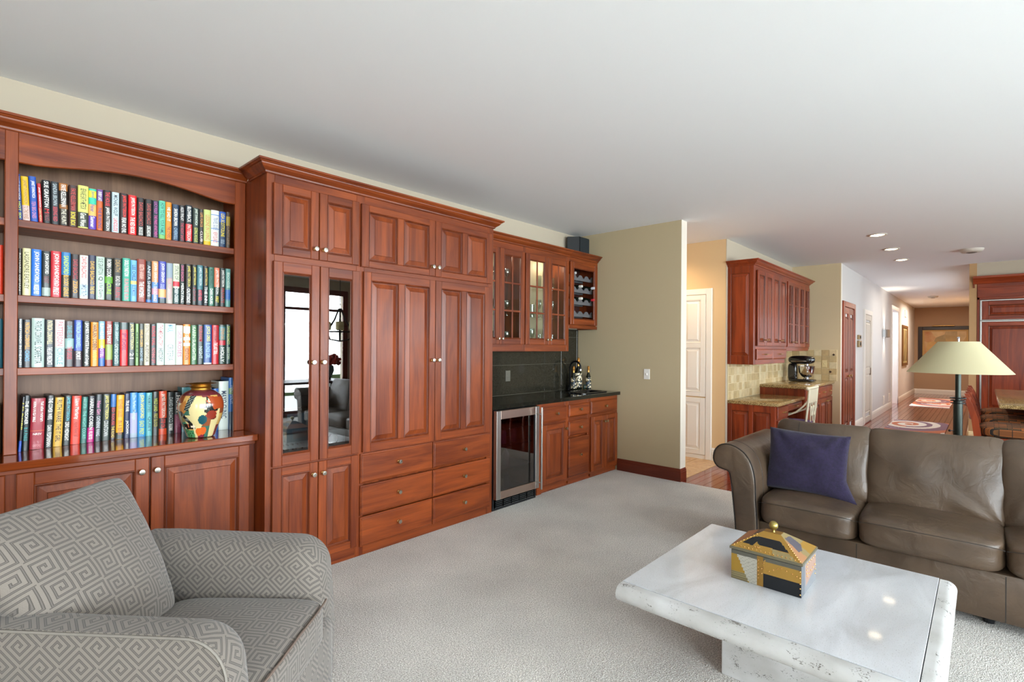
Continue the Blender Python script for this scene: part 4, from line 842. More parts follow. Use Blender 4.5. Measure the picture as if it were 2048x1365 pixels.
  (1.131, 1.1582, 3.45, 0.244, '1e3a36', [('DAVID BALDACCI', 'b8c05a', 0.04, 0.5), ('DREAM TOWN', 'b0c0a0', 0.58, 0.88)], 'dark pine hardback with olive letters', 0, []),
 ]),
 ('bottom', 0.888, [
  (0.2062, 0.2169, 3.47, 0.27, '1c1c20', [('J D ROBB', 'e8d838', 0.1, 0.6)], 'slim black hardback with yellow letters and blue foot', -3, [('2050b8', 0, 0.2)]),
  (0.2197, 0.244, 3.488, 0.274, '172226', [('THE PRISONER', 'f0eee6', 0.1, 0.52), ('B A PARIS', '2a9a9a', 0.58, 0.82)], 'black hardback with white title and teal author name', -1.5, []),
  (0.2486, 0.3022, 3.5, 0.256, '9a2030', [('THE NEW OXFORD', 'f0eee6', 0.06, 0.46, 0.32, 0.2), ('ANNOTATED BIBLE', 'f0eee6', 0.06, 0.46, 0.32, -0.2), ('NRSV', 'f0eee6', 0.68, 0.72, 0, 0), ('OXFORD', 'd88a90', 0.9, 0.95, 0, 0)], 'very wide maroon hardback with a thin orange line', -1.5, [('d06030', 0.36, 0.37)]),
  (0.3049, 0.3353, 3.51, 0.267, '1d2322', [('THE COVER WIFE', 'f0eee6', 0.05, 0.46), ('DAN FESPERMAN', 'f0eee6', 0.57, 0.97)], 'black hardback with plain white capitals', -2, []),
  (0.338, 0.373, 3.518, 0.254, 'd8a840', [('RUTH WARE', '26241c', 0.05, 0.5), ('THE IT GIRL', '3a3420', 0.54, 0.9)], 'gold yellow hardback with black capitals', -2, []),
  (0.3758, 0.4055, 3.526, 0.261, '232a28', [('JAMES PATTERSON', '58b8c8', 0.03, 0.5), ('23RD MIDNIGHT', 'f0eee6', 0.53, 0.9)], 'black hardback with turquoise author name', -2, []),
  (0.4083, 0.4468, 3.532, 0.256, 'e2402c', [('Liane Moriarty', 'f0eee6', 0.06, 0.48), ('Apples Never Fall', '8a3020', 0.54, 0.84)], 'wide vermilion hardback with white lowercase letters', -1.5, []),
  (0.4497, 0.4755, 3.538, 0.248, '2a6860', [('KATE MORTON', '78c0b0', 0.04, 0.24), ('THE NIGHT COURT', '70c0b0', 0.3, 0.9)], 'blue-green hardback with light green letters', -1.5, []),
  (0.4772, 0.5067, 3.543, 0.251, '26242c', [('HARLAN COBEN', 'f0eee6', 0.06, 0.72), ('I WILL FIND YOU', 'f0eee6', 0.75, 0.93)], 'black hardback with a magenta foot', -1.5, [('b81e78', 0, 0.32)]),
  (0.5084, 0.5373, 3.548, 0.257, '2c3236', [('New Girl', 'd87aa8', 0.14, 0.42), ('CATHERINE WANG', 'c8ccd0', 0.46, 0.88)], 'slate grey hardback with pink script', -1.5, []),
  (0.541, 0.576, 3.551, 0.257, '24302a', [('JAMES PATTERSON', 'e8d870', 0.03, 0.54), ('COUNTDOWN', 'd0d4d0', 0.57, 0.9)], 'black hardback with cream yellow capitals', -1, []),
  (0.5774, 0.6018, 3.553, 0.255, '2a1c1e', [('ED ROUSE', 'c82830', 0.3, 0.68), ('THE ROAD', 'd8b840', 0.7, 0.95)], 'dark hardback with a blue picture head', -1, [('2a6ab0', 0.72, 1)]),
  (0.6043, 0.6382, 3.555, 0.247, 'e8a820', [('ESTHER GILES', 'd86a20', 0.1, 0.5), ('IN A BIND', 'a05a18', 0.58, 0.9)], 'amber hardback with a magenta stripe', -1, [('2a3430', 0, 0.15)]),
  (0.6408, 0.6683, 3.557, 0.253, '1e2c50', [('TRUE WAR', 'f0eee6', 0.15, 0.4), ('JACKDAW', 'f0eee6', 0.6, 0.9)], 'navy and black hardback with fine white letters', -0.5, []),
  (0.6698, 0.7036, 3.558, 0.257, '4a90d0', [('The Perfect Marriage', 'b8d4ec', 0.06, 0.6)], 'sky blue to lilac hardback', 0, [('b0b0d8', 0.1, 0.55), ('a8b8c8', 0, 0.1)]),
  (0.7051, 0.7444, 3.56, 0.254, '1e88c0', [('JOHN SANDFORD', 'e8e030', 0.05, 0.58), ('EASY PREY', 'c8d83a', 0.64, 0.95)], 'vivid cyan blue hardback with yellow letters', 0, []),
  (0.7456, 0.7747, 3.56, 0.252, '62b4b8', [('THE MURMUR OF BEES', '2a6a78', 0.03, 0.45), ('QUIET', '1e5a6a', 0.55, 0.9)], 'pale turquoise hardback', 0, []),
  (0.7758, 0.8078, 3.56, 0.256, '262c24', [('WILD LAND', 'b8c040', 0.15, 0.45), ('FIRST BLOOD', 'b0a83a', 0.5, 0.8)], 'black hardback with olive yellow letters', 0, []),
  (0.8091, 0.8479, 3.56, 0.257, 'd84a24', [('JAMES PATTERSON', 'e8e8d8', 0.06, 0.6), ('STEP ON', 'e83828', 0.64, 0.84)], 'orange-red and black hardback with silver letters', 0, [('30302c', 0.14, 0.38)]),
  (0.8505, 0.8862, 3.56, 0.249, '242a28', [('DAVID BALDACCI', 'b8c0bc', 0.13, 0.72), ('THE 6:20 MAN', 'f0eee6', 0.75, 0.92)], 'black hardback with grey author name', 0, []),
  (0.8875, 0.9226, 3.56, 0.246, '2a2c2c', [('HORST', 'f0eee6', 0.08, 0.52), ('GRIPPING', 'b06a80', 0.58, 0.85)], 'black hardback with big white capitals and wine foot', 0, [('7a3048', 0, 0.46)]),
  (0.9296, 1.0267, 3.577, 0.272, '2e7a80', [], 'teal hardback half hidden by the vase', 0, []),
  (1.0768, 1.1121, 3.512, 0.26, '2c6ab8', [], 'medium blue paperback between vase and white book', 0, []),
  (1.1087, 1.1647, 3.498, 0.305, 'd4ded4', [('MAYO CLINIC', '1e3a5a', 0.2, 0.76)], 'tall white hardback with navy serif letters', 0, []),
  (1.1642, 1.2053, 3.492, 0.326, '2a6ab0', [('FAMILY HEALTH', 'c8d8e8', 0.15, 0.5)], 'tallest blue hardback beside the upright panel', 0, [('3a4a58', 0, 0.34), ('7aa068', 0.68, 0.8)]),
 ]),
]
# ------------------------------------------------------------------ books
def nth(i):
    small = ['first', 'second', 'third', 'fourth', 'fifth', 'sixth', 'seventh', 'eighth', 'ninth', 'tenth', 'eleventh', 'twelfth', 'thirteenth', 'fourteenth', 'fifteenth', 'sixteenth', 'seventeenth', 'eighteenth', 'nineteenth', 'twentieth']
    if i < 20: return small[i]
    return 'twenty-' + small[i - 20]
PAGES = M('book_pages', 'd8d0ba', .9)
def cloth(c): return M('book_' + c, c, .38, coat=.3)
def ink(c): return M('ink_' + c, c, .5)
def make_book(x0, x1, y, z, h, col, texts, label, tilt, bands, group, depth=.15):
    depth = min(depth, 3.672 - y); wd = x1 - x0 - .0006; xc = (x0 + x1) / 2; a = wd / 2; h = max(h, .12); rd = min(.006, a * .5)
    rot = Matrix.Rotation(-radians(tilt), 4, 'Y')
    loc = (xc + a * abs(sin(radians(tilt))) * 0, y, z + .0004 + a * abs(sin(radians(tilt))))
    bm = NB(); o = []
    for i in range(9):
        t = -1 + i / 4; o.append((t * a, rd * (1 - sqrt(max(0, 1 - t * t))) ** 1.0 if abs(t) < 1 else rd))
    prof = [(-a, depth)] + o + [(a, depth), (a - .0025 if a > .005 else a * .6, depth), (a - .0025 if a > .005 else a * .6, rd + .004), (-(a - .0025) if a > .005 else -a * .6, rd + .004), (-(a - .0025) if a > .005 else -a * .6, depth)]
    R = []
    for zz in (0, h): R.append([bm.verts.new((px, py, zz)) for px, py in prof])
    n = len(prof)
    for i in range(n): bm.faces.new((R[0][i], R[0][(i + 1) % n], R[1][(i + 1) % n], R[1][i]))
    fs = [bm.faces.new(R[1]), bm.faces.new(R[0][::-1])]; bmesh.ops.triangulate(bm, faces=fs)
    bmesh.ops.recalc_face_normals(bm, faces=bm.faces[:])
    me = bpy.data.meshes.new('book'); bm.to_mesh(me); bm.free(); me.materials.append(cloth(col)); me.shade_smooth(); me.set_sharp_from_angle(angle=radians(35))
    b = bpy.data.objects.new('book', me); COL.objects.link(b); b.matrix_world = Matrix.Translation(loc) @ rot; WMX[b.name] = b.matrix_world.copy()
    tag(b, label, 'book', group)
    bm = NB(); ia = a - .0028 if a > .005 else a * .5; box(bm, -ia, rd + .0045, .004, ia, depth - .004, h - .004)
    me = bpy.data.meshes.new('page_block'); bm.to_mesh(me); bm.free(); me.materials.append(PAGES); q = bpy.data.objects.new('page_block', me); COL.objects.link(q); q.parent = b
    k = 0
    for (bc, b0, b1) in bands:
        bm = NB(); k += 1; off = .00018 * k; pr = [(px * 1.0, py - off) for px, py in o]; R = []
        za, zb = max(.0006, b0 * h), min(h - .0006, b1 * h)
        vs0 = [bm.verts.new((px, py, za)) for px, py in pr]; vs1 = [bm.verts.new((px, py, zb)) for px, py in pr]
        for i in range(8): bm.faces.new((vs0[i], vs0[i + 1], vs1[i + 1], vs1[i]))
        me = bpy.data.meshes.new('spine_band'); bm.to_mesh(me); bm.free(); me.materials.append(cloth(bc)); me.shade_smooth(); q = bpy.data.objects.new('spine_band', me); COL.objects.link(q); q.parent = b
    for t in texts:
        s, c, t0, t1 = t[:4]; wfr = t[4] if len(t) > 4 else .56; ofs = t[5] if len(t) > 5 else 0
        if wfr == 0:        # set across the spine
            ww = wd * .6; lettering(s, (-ww / 2, -.0009, h * (1 - t1)), (1, 0, 0), (0, 0, 1), ww, h * (t1 - t0), ink(c), b); continue
        ht = wd * wfr; xo = ofs * wd
        lettering(s, (xo - ht / 2, -.0004 if abs(ofs) < .1 else .0004, h * (1 - t0)), (0, 0, -1), (1, 0, 0), h * (t1 - t0), ht, ink(c), b)
    return b
for name, z, rows in BOOKS:
    nshelf = {'top': 'top', 'second': 'second', 'third': 'third', 'bottom': 'lowest'}[name]
    for i, (x0, x1, y, h, col, texts, desc, tilt, bands) in enumerate(rows):
        lab = f'{desc}, {nth(i)} from left, {nshelf} shelf'
        if 'vase' in desc or 'upright' in desc: lab = f'{desc}, {nshelf} shelf'
        make_book(x0, x1, y, z, min(h, .335), col, texts, lab, tilt, bands, f'books on the {nshelf} shelf')
# books and a plant in the neighbouring bay, of which the photo shows a sliver
for (z, y, cols) in ((1.656, 3.45, ['d83a20', 'e8a030', '2a5a8a', '3a2a20']), (1.303, 3.45, ['1e5a6a', '283848', 'a8b4a8', '702828']), (.888, 3.50, ['2c2418', '4a5a3a', 'a8a090', '30343a'])):
    for i, c in enumerate(cols):
        x1 = .150 - i * .030
        nm = {1.656: 'second', 1.303: 'third', .888: 'lowest'}[z]
        make_book(x1 - .028, x1, y, z, .235, c, [('NOVEL', 'e8e0d0', .1, .5)] if i else [], f'{nth(i)} book back from the divider in the bay cut off by the frame, {nm} shelf', 0, [], 'books in the cut-off bay')
pt = thing('potted_plant', 'trailing green plant on the top shelf of the cut-off bay', 'plant', (.04, 3.55, 2.022))
bm = NB(); lathe(bm, [(.04, 0), (.055, .10), (.06, .10), (.06, .115), (.05, .11)], (.04, 3.55, 2.022)); finish('pot', bm, M('pot_brown', '4a3424', .5), pt, 50)
LEAF = M('leaf', '2f6a34', .5, var=.3)
for i in range(26):
    a = random.random() * 2 * pi; l = random.uniform(.03, .085); bz = 2.14 + random.uniform(-.16, .07)
    c = Vector((.04 + cos(a) * l, 3.53 + sin(a) * l * .6 - .03, bz)); bm = NB(); d = Vector((cos(a), sin(a), random.uniform(-.6, .5))).normalized() * .022; s = d.cross(Vector((0, 0, 1))).normalized() * .010
    v = [bm.verts.new(c + q) for q in (-d, s - d * .2, d, -s - d * .2)]; v.append(bm.verts.new(c + Vector((0, 0, .004)))); [bm.faces.new((v[k], v[(k + 1) % 4], v[4])) for k in range(4)]; finish('leaf', bm, LEAF, pt)

# ------------------------------------------------------------------ painted vase
vc = (.965, 3.345, .8885)
vs = thing('painted_vase', 'bulbous vase painted with cubist instruments and dots, brass neck', 'vase', vc)
prof = [(.058, 0), (.070, .006), (.078, .03), (.092, .07), (.106, .11), (.114, .15), (.116, .18), (.112, .21), (.100, .238), (.080, .258), (.062, .268), (.052, .272)]
def cat(P, n):
    o = []
    for i in range(len(P) - 1):
        p0 = P[max(i - 1, 0)]; p1 = P[i]; p2 = P[i + 1]; p3 = P[min(i + 2, len(P) - 1)]
        for k in range(n):
            t = k / n; o.append(tuple(.5 * (2 * p1[j] + (p2[j] - p0[j]) * t + (2 * p0[j] - 5 * p1[j] + 4 * p2[j] - p3[j]) * t * t + (3 * p1[j] - p0[j] - 3 * p2[j] + p3[j]) * t ** 3) for j in range(2)))
    return o + [P[-1]]
bm = NB(); lathe(bm, cat(prof, 8), vc, seg=180); body = finish('body', bm, attr_mat('vase_paint', .18, coat=.6), vs, 60)
def inpoly(x, y, P):
    c = False; j = len(P) - 1
    for i in range(len(P)):
        if ((P[i][1] > y) != (P[j][1] > y)) and x < (P[j][0] - P[i][0]) * (y - P[i][1]) / (P[j][1] - P[i][1]) + P[i][0]: c = not c
        j = i
    return c
# (u, v): u 0..1 across the side seen, v 0..1 upward
VP = [([(.0, .30), (.14, .50), (.30, .32), (.46, .22), (.10, .18)], '2a7a60'), ([(.02, .55), (.14, .60), (.28, .50), (.30, .38), (.08, .32)], '8a7a4a'),
      ([(.03, .62), (.02, .74), (.12, .62)], 'd8704a'), ([(.10, .66), (.30, .82), (.40, .66), (.30, .55), (.18, .52)], 'b8783a'),
      ([(.28, .60), (.40, .90), (.55, .90), (.42, .60)], '1c2c30'), ([(.12, .56), (.38, .30), (.45, .20), (.46, .32), (.20, .60)], '1c2428'),
      ([(.40, .62), (.55, .90), (.80, .86), (.72, .30), (.52, .12), (.46, .30)], 'd8c890'), ([(.78, .88), (.72, .56), (.92, .50), (1, .70), (.95, .85)], 'e0d0b0'),
      ([(.80, .90), (.90, .60), (1.0, .62), (1, .86)], 'a84a24'), ([(.0, .0), (.0, .22), (.16, .24), (.25, .0)], 'e8e0c0'), ([(.18, .0), (.16, .20), (.46, .18), (.48, .0)], '4a8a5a'),
      ([(.16, .20), (.18, .32), (.50, .30), (.52, .20)], 'e8dcc0')]
def vpaint(c, n):
    a = atan2(c.y, c.x); d = (a + pi / 2 + .62) % (2 * pi);  d = d - 2 * pi if d > pi else d
    u = .5 + .5 * sin(max(-pi / 2, min(pi / 2, d))); v = c.z / .27
    if abs(d) > pi / 2: u = .5 + .5 * math.copysign(1, d) * (1 - (abs(d) - pi / 2) / pi * 1.6)
    if v > .90: return '6a2c34'
    for (cx, cy, r, col) in ((.60, .14, .085, 'd8682a'), (.72, .16, .085, 'd0602a'), (.66, .05, .10, '7a2a3a'), (.86, .50, .085, '8a3020'), (.70, .40, .095, '1e5058'), (.90, .44, .05, '6a2a20')):
        if (u - cx) ** 2 + ((v - cy) * .95) ** 2 < r * r:
            if cy < .12 and noise.noise(Vector((u * 30, v * 30, 5))) > .35: return '14161a'
            return col
    for P, col in VP[::-1]:
        if inpoly(u, v, P):
            if col == '1c2c30' and (abs(((u - v * .3) * 34) % 1 - .5) > .42): return 'b8c0b0'
            if col == '1c2428' and (abs(((u + v) * 30) % 1 - .5) > .42): return '98a098'
            if col in ('e0d0b0', 'e8dcc0'):
                q = noise.cell(Vector((u * 26, v * 26, 1)));  return '1c201c' if q < .25 else ('c86a4a' if q < .45 else col)
            if col == 'e8e0c0' and (u * 22) % 1 < .5: return '1c1e1a'
            if col == '4a8a5a' and noise.noise(Vector((u * 22, v * 22, 9))) > .38: return '1c2a20'
            return col
    return ['d0a860', '8a4a2a', 'd8c890', '3a6a5a', '7a3a3a'][int(abs(noise.cell(Vector((a * 2.2, v * 4, 0)))) * 5) % 5]
paint(body, vpaint)
bm = NB(); lathe(bm, cat([(.052, .272), (.050, .282), (.058, .288), (.050, .294), (.052, .300), (.070, .306), (.078, .308), (.070, .3085), (.045, .302)], 3), vc, seg=48); finish('neck', bm, M('antique_gold', 'b8893a', .3, .9), vs, 50)
# ------------------------------------------------------------------ travertine table
TRAV, nt, p = nodes('travertine'); MATS['travertine'] = TRAV
tc = nn(nt, 'ShaderNodeTexCoord'); mp = nn(nt, 'ShaderNodeMapping'); mp.inputs['Scale'].default_value = (1, 2.6, 2); link(nt, tc, 'Object', mp, 0)
n1 = nn(nt, 'ShaderNodeTexNoise'); n1.inputs['Scale'].default_value = 2.2; n1.inputs['Detail'].default_value = 6; n1.inputs['Distortion'].default_value = .8; link(nt, mp, 0, n1, 'Vector')
n2 = nn(nt, 'ShaderNodeTexNoise'); n2.inputs['Scale'].default_value = 120; n2.inputs['Detail'].default_value = 3; link(nt, mp, 0, n2, 'Vector')
r1 = nn(nt, 'ShaderNodeValToRGB'); e = r1.color_ramp.elements; e[0].position = .3; e[0].color = (*lin('adaeb0'), 1); e[1].position = .7; e[1].color = (*lin('d0d2d6'), 1); e.new(.5).color = (*lin('c2c4c8'), 1); link(nt, n1, 0, r1, 0)
r2 = nn(nt, 'ShaderNodeValToRGB'); e = r2.color_ramp.elements; e[0].position = .30; e[0].color = (.45, .42, .38, 1); e[1].position = .42; e[1].color = (1, 1, 1, 1); link(nt, n2, 0, r2, 0)
mx = nn(nt, 'ShaderNodeMix', data_type='RGBA', blend_type='MULTIPLY'); mx.inputs['Factor'].default_value = .55; link(nt, r1, 0, mx, 'A'); link(nt, r2, 0, mx, 'B'); link(nt, mx, 'Result', p, 'Base Color')
p.inputs['Roughness'].default_value = .28; p.inputs['Coat Weight'].default_value = .45; p.inputs['Coat Roughness'].default_value = .05
TRAVR, nt, p = nodes('travertine_rough'); MATS['travertine_rough'] = TRAVR
tc = nn(nt, 'ShaderNodeTexCoord'); mp = nn(nt, 'ShaderNodeMapping'); mp.inputs['Scale'].default_value = (1, 1, 1.6); link(nt, tc, 'Object', mp, 0)
n1 = nn(nt, 'ShaderNodeTexNoise'); n1.inputs['Scale'].default_value = 5; n1.inputs['Detail'].default_value = 6; link(nt, mp, 0, n1, 'Vector')
n2 = nn(nt, 'ShaderNodeTexNoise'); n2.inputs['Scale'].default_value = 150; n2.inputs['Detail'].default_value = 4; link(nt, mp, 0, n2, 'Vector')
n3 = nn(nt, 'ShaderNodeTexNoise'); n3.inputs['Scale'].default_value = 16; link(nt, mp, 0, n3, 'Vector')
r1 = nn(nt, 'ShaderNodeValToRGB'); e = r1.color_ramp.elements; e[0].position = .3; e[0].color = (*lin('a6a4a0'), 1); e[1].position = .7; e[1].color = (*lin('c6c6c6'), 1); link(nt, n1, 0, r1, 0)
pm = nn(nt, 'ShaderNodeMath', operation='MULTIPLY'); link(nt, n2, 0, pm, 0); link(nt, n3, 0, pm, 1)
r2 = nn(nt, 'ShaderNodeValToRGB'); e = r2.color_ramp.elements; e[0].position = .125; e[0].color = (.25, .22, .19, 1); e[1].position = .165; e[1].color = (1, 1, 1, 1); link(nt, pm, 0, r2, 0)
mx = nn(nt, 'ShaderNodeMix', data_type='RGBA', blend_type='MULTIPLY'); mx.inputs['Factor'].default_value = .9; link(nt, r1, 0, mx, 'A'); link(nt, r2, 0, mx, 'B'); link(nt, mx, 'Result', p, 'Base Color')
p.inputs['Roughness'].default_value = .5; bb_ = nn(nt, 'ShaderNodeBump'); bb_.inputs['Strength'].default_value = .6; bb_.inputs['Distance'].default_value = .003; link(nt, r2, 0, bb_, 'Height'); link(nt, bb_, 0, p, 'Normal')
TX0, TX1, TY0, TY1, TZ = 1.980, 2.980, .135, 1.156, .400
tb = thing('coffee_table', 'square pale travertine coffee table with rounded edge strips on a block base', 'table', (2.5, .62, 0))
bm = NB(); box(bm, TX0 + .004, TY0 + .004, TZ - .075, TX1, TY1, TZ, .0015); finish('table_top', bm, TRAV, tb)
np_ = [(-.001, TZ - .003)] + [(.022 + .036 * sin(radians(a)), TZ - .039 + .036 * cos(radians(a))) for a in range(0, 181, 12)] + [(-.001, TZ - .075)]
def strip(path, nm='edge_strip'):
    bm = NB(); sweep(bm, path, [(o, z) for o, z in np_]); finish(nm, bm, TRAVR, tb, 40)
strip([(TX0 - .0, TY1), (TX0 - .0, TY0 - .0)])
strip([(TX0 - .0, TY0 - .0), (TX1, TY0 - .0)]) if False else None
bm = NB(); sweep(bm, [(TX0 + .0, TY0), (TX1, TY0)], np_); finish('edge_strip', bm, TRAVR, tb, 40)
bm = NB(); R = []     # rounded corner piece between the two strips
for a in range(0, 91, 10):
    t = radians(180 + a); R.append([bm.verts.new((TX0 + cos(t) * o, TY0 + sin(t) * o, z)) for o, z in np_[1:-1]])
ring_faces(bm, R, closed=False); finish('edge_corner', bm, TRAVR, tb, 60)
bm = NB(); box(bm, 2.268, .33, 0, 2.74, .833, TZ - .075, .003); finish('pedestal', bm, TRAVR, tb)

# ------------------------------------------------------------------ studded box
BX0, BX1, BY0, BY1 = 2.342, 2.585, .541, .820
cb = thing('studded_box', 'gold, black and silver patchwork box with hipped lid and brass studs', 'box', ((BX0 + BX1) / 2, (BY0 + BY1) / 2, TZ + .0005))
ox = cb.location
def gridbox(x0, y0, z0, x1, y1, z1, n):
    bm = NB(); vs = cubegrid(bm, n)
    for v in vs: v.co = Vector(((x0 + x1) / 2 + v.co.x * (x1 - x0) / 2, (y0 + y1) / 2 + v.co.y * (y1 - y0) / 2, (z0 + z1) / 2 + v.co.z * (z1 - z0) / 2))
    return bm
o = finish('body', gridbox(BX0, BY0, TZ + .0006, BX1, BY1, TZ + .128, 44), attr_mat('patchwork_metal', .42, .35, bump=.25, bscale=300), cb)
G1, G2, BK, SV, RS = '8e6a2c', 'a07a34', '181a1e', '9a968a', 'a88878'
def pbody(c, n):
    u = -(c.y + (-(BY1 - BY0) / 2)) / (BY1 - BY0); v = c.z / .128     # front (-x) face: u 0 at the y-max end
    if n.x < -.5:
        if u > .47 and v < .46: return BK
        if .38 < u < .47: return G1
        if v > .86: return '5a584e'
        if inpoly(u, v, [(.08, .88), (.38, .86), (.40, .0), (.27, .0)]): return SV if (v * 18 + u * 6) % 1 < .6 else 'bab6a8'
        if v < .28 and u < .25: return '6a5f44' if (v * 30) % 1 < .4 else '857a58'
        return G2 if u > .4 else '98762a'
    w = (c.x + (BX1 - BX0) / 2) / (BX1 - BX0)
    if w < .22: return '6a6e74'
    if inpoly(w, v, [(.25, .9), (1, .9), (1, .45), (.3, .2)]): return RS
    return '85888c'
paint(o, pbody)
lz = TZ + .132; rx, ry = (BX0 + BX1) / 2, (BY0 + BY1) / 2
bm = NB(); box(bm, BX0 + .003, BY0 + .003, TZ + .1285, BX1 - .003, BY1 - .003, lz); finish('rim', bm, M('dark_rim', '3a3c3a', .4, .5), cb)
bm = NB(); e_ = .006
b0 = [bm.verts.new((x, y, lz + .0004)) for x, y in ((BX0 - e_, BY0 - e_), (BX1 + e_, BY0 - e_), (BX1 + e_, BY1 + e_), (BX0 - e_, BY1 + e_))]
b1 = [bm.verts.new((x, y, lz + .010)) for x, y in ((BX0 - e_, BY0 - e_), (BX1 + e_, BY0 - e_), (BX1 + e_, BY1 + e_), (BX0 - e_, BY1 + e_))]
tz = TZ + .207; t1 = [bm.verts.new((x, y, tz)) for x, y in ((rx - .022, ry - .036), (rx + .022, ry - .036), (rx + .022, ry + .036), (rx - .022, ry + .036))]
bm.faces.new(b0[::-1]); bm.faces.new(t1)
for A, B in ((b0, b1), (b1, t1)):
    for i in range(4): bm.faces.new((A[i], A[(i + 1) % 4], B[(i + 1) % 4], B[i]))
bmesh.ops.subdivide_edges(bm, edges=bm.edges[:], cuts=34, use_grid_fill=True)
o = finish('lid', bm, MATS['patchwork_metal'], cb)
def plid(c, n):
    zz = (c.z - .14) / .067; uy = -c.y / .145; ux = c.x / .127
    if zz < .04: return '6a6450'
    if n.x < -.3:
        u = uy * .5 + .5
        if zz > .78: return G2
        if inpoly(u, zz, [(.14, .30), (.30, .70), (.64, .72), (.80, .32), (.38, .36), (.34, .50), (.30, .28)]): return BK
        if inpoly(u, zz, [(.56, .32), (.80, .30), (.92, .06), (.62, .04)]): return '94835a'
        return G2
    if n.y < -.3:
        u = ux * .5 + .5
        if inpoly(u, zz, [(.30, .30), (.40, .85), (.62, .80), (.62, .40), (.45, .28)]): return '5c5862'
        if u > .55 and zz < .45: return G2
        return 'b0805a' if u < .35 else '94835a'
    if n.y > .3: return 'a8683a' if zz < .6 else '5a4030'
    return G1
paint(o, plid)
STUD = M('brass_stud', 'd8a868', .25, .9)
bm = NB()
def stud(x, y, z, r=.0032): ball(bm, (x, y, z), r, 6)
fx = BX0 - .0005
def fr_(u, v): return (fx, BY1 - u * (BY1 - BY0), TZ + v * .128)
for u, v in [(.405, .86), (.405, .74), (.405, .62), (.405, .50), (.405, .38), (.405, .26), (.50, .9), (.48, .8), (.455, .60), (.485, .66), (.455, .44), (.56, .58), (.62, .66), (.68, .74), (.73, .78), (.80, .74), (.88, .70), (.94, .66), (.98, .64), (.98, .84), (.985, .1), (.985, .3), (.985, .45)]: stud(*fr_(u, v))
for i in range(5): stud(BX0 + .09 + i * .032, BY0 - .0005, TZ + .115 - i * .001); stud(BX0 + .09 + i * .032, BY0 - .0005, TZ + .062 + i * .003)
for i in range(3): stud(BX0 + .085, BY0 - .0005, TZ + .075 + i * .014); stud(BX1 - .015, BY0 - .0005, TZ + .03 + i * .02)
def lidp(u, s):   # on the front slope: u along, s 0 bottom..1 top
    ya = BY1 + e_ - u * (BY1 - BY0 + 2 * e_); yb = ry + .036 - u * .072; xa = BX0 - e_; xb = rx - .022
    return (xa + (xb - xa) * s, ya + (yb - ya) * s, lz + .010 + (tz - lz - .010) * s)
for i in range(14): stud(*lidp(.12 + i * .062, .10))
for i in range(5): stud(*lidp(.30 + i * .02, .24 - .02 * (i % 2)))
for i in range(9): stud(*lidp(.985, .08 + i * .07))
for i in range(8): stud(*lidp(.015, .1 + i * .1))
o = finish('stud', bm, STUD, cb); tag(o, kind='stuff')
bm = NB(); lathe(bm, [(.007, 0), (.005, .008), (.006, .012)], (rx, ry, tz)); ball(bm, (rx, ry, tz + .028), .019, 20); finish('ball_knob', bm, M('old_brass', 'a89858', .3, .9), cb, 60)

# ------------------------------------------------------------------ leather sofa
LEA, nt, p = nodes('brown_leather'); MATS['brown_leather'] = LEA
tc = nn(nt, 'ShaderNodeTexCoord'); n1 = nn(nt, 'ShaderNodeTexNoise'); n1.inputs['Scale'].default_value = 4; n1.inputs['Detail'].default_value = 5; link(nt, tc, 'Object', n1, 'Vector')
v1 = nn(nt, 'ShaderNodeTexVoronoi'); v1.inputs['Scale'].default_value = 420; link(nt, tc, 'Object', v1, 'Vector')
r1 = nn(nt, 'ShaderNodeValToRGB'); e = r1.color_ramp.elements; e[0].position = .3; e[0].color = (*lin('42352a'), 1); e[1].position = .7; e[1].color = (*lin('594838'), 1); link(nt, n1, 0, r1, 0); link(nt, r1, 0, p, 'Base Color')
p.inputs['Roughness'].default_value = .36; b1_ = nn(nt, 'ShaderNodeBump'); b1_.inputs['Strength'].default_value = .12; b1_.inputs['Distance'].default_value = .001; link(nt, v1, 'Distance', b1_, 'Height')
n3 = nn(nt, 'ShaderNodeTexNoise'); n3.inputs['Scale'].default_value = 9; n3.inputs['Detail'].default_value = 6; n3.inputs['Distortion'].default_value = 1.5; link(nt, tc, 'Object', n3, 'Vector')
b2_ = nn(nt, 'ShaderNodeBump'); b2_.inputs['Strength'].default_value = .38; b2_.inputs['Distance'].default_value = .012; link(nt, n3, 0, b2_, 'Height'); link(nt, b1_, 0, b2_, 'Normal'); link(nt, b2_, 0, p, 'Normal')
STITCH = M('dark_piping', '1e1a18', .5)
sf = thing('leather_sofa', 'long dark brown leather sofa with a rolled arm and loose back cushions', 'sofa', (4.0, .3, 0))
ARM = [(1.198, .030), (1.200, .221), (1.211, .347), (1.223, .462), (1.237, .566), (1.250, .599), (1.279, .608), (1.312, .616), (1.336, .637), (1.350, .673), (1.342, .723), (1.318, .757), (1.286, .775), (1.249, .779), (1.207, .769), (1.160, .744), (1.130, .712), (1.105, .668), (1.087, .603), (1.079, .532), (1.076, .428), (1.067, .274), (1.066, .030)]
def smooth_poly(P, n=3):
    Q = []; 
    for i in range(len(P)):
        p0, p1, p2, p3 = P[i - 1], P[i], P[(i + 1) % len(P)], P[(i + 2) % len(P)]
        if i in (len(P) - 1,) or p1[1] < .05 and p2[1] < .05: Q.append(p1); continue
        for k in range(n):
            t = k / n; Q.append(tuple(.5 * (2 * p1[j] + (p2[j] - p0[j]) * t + (2 * p0[j] - 5 * p1[j] + 4 * p2[j] - p3[j]) * t * t + (3 * p1[j] - p0[j] - 3 * p2[j] + p3[j]) * t ** 3) for j in range(2)) if 0 < i < len(P) - 2 else (p1[0] + (p2[0] - p1[0]) * t, p1[1] + (p2[1] - p1[1]) * t))
    return Q
AP = smooth_poly(ARM)
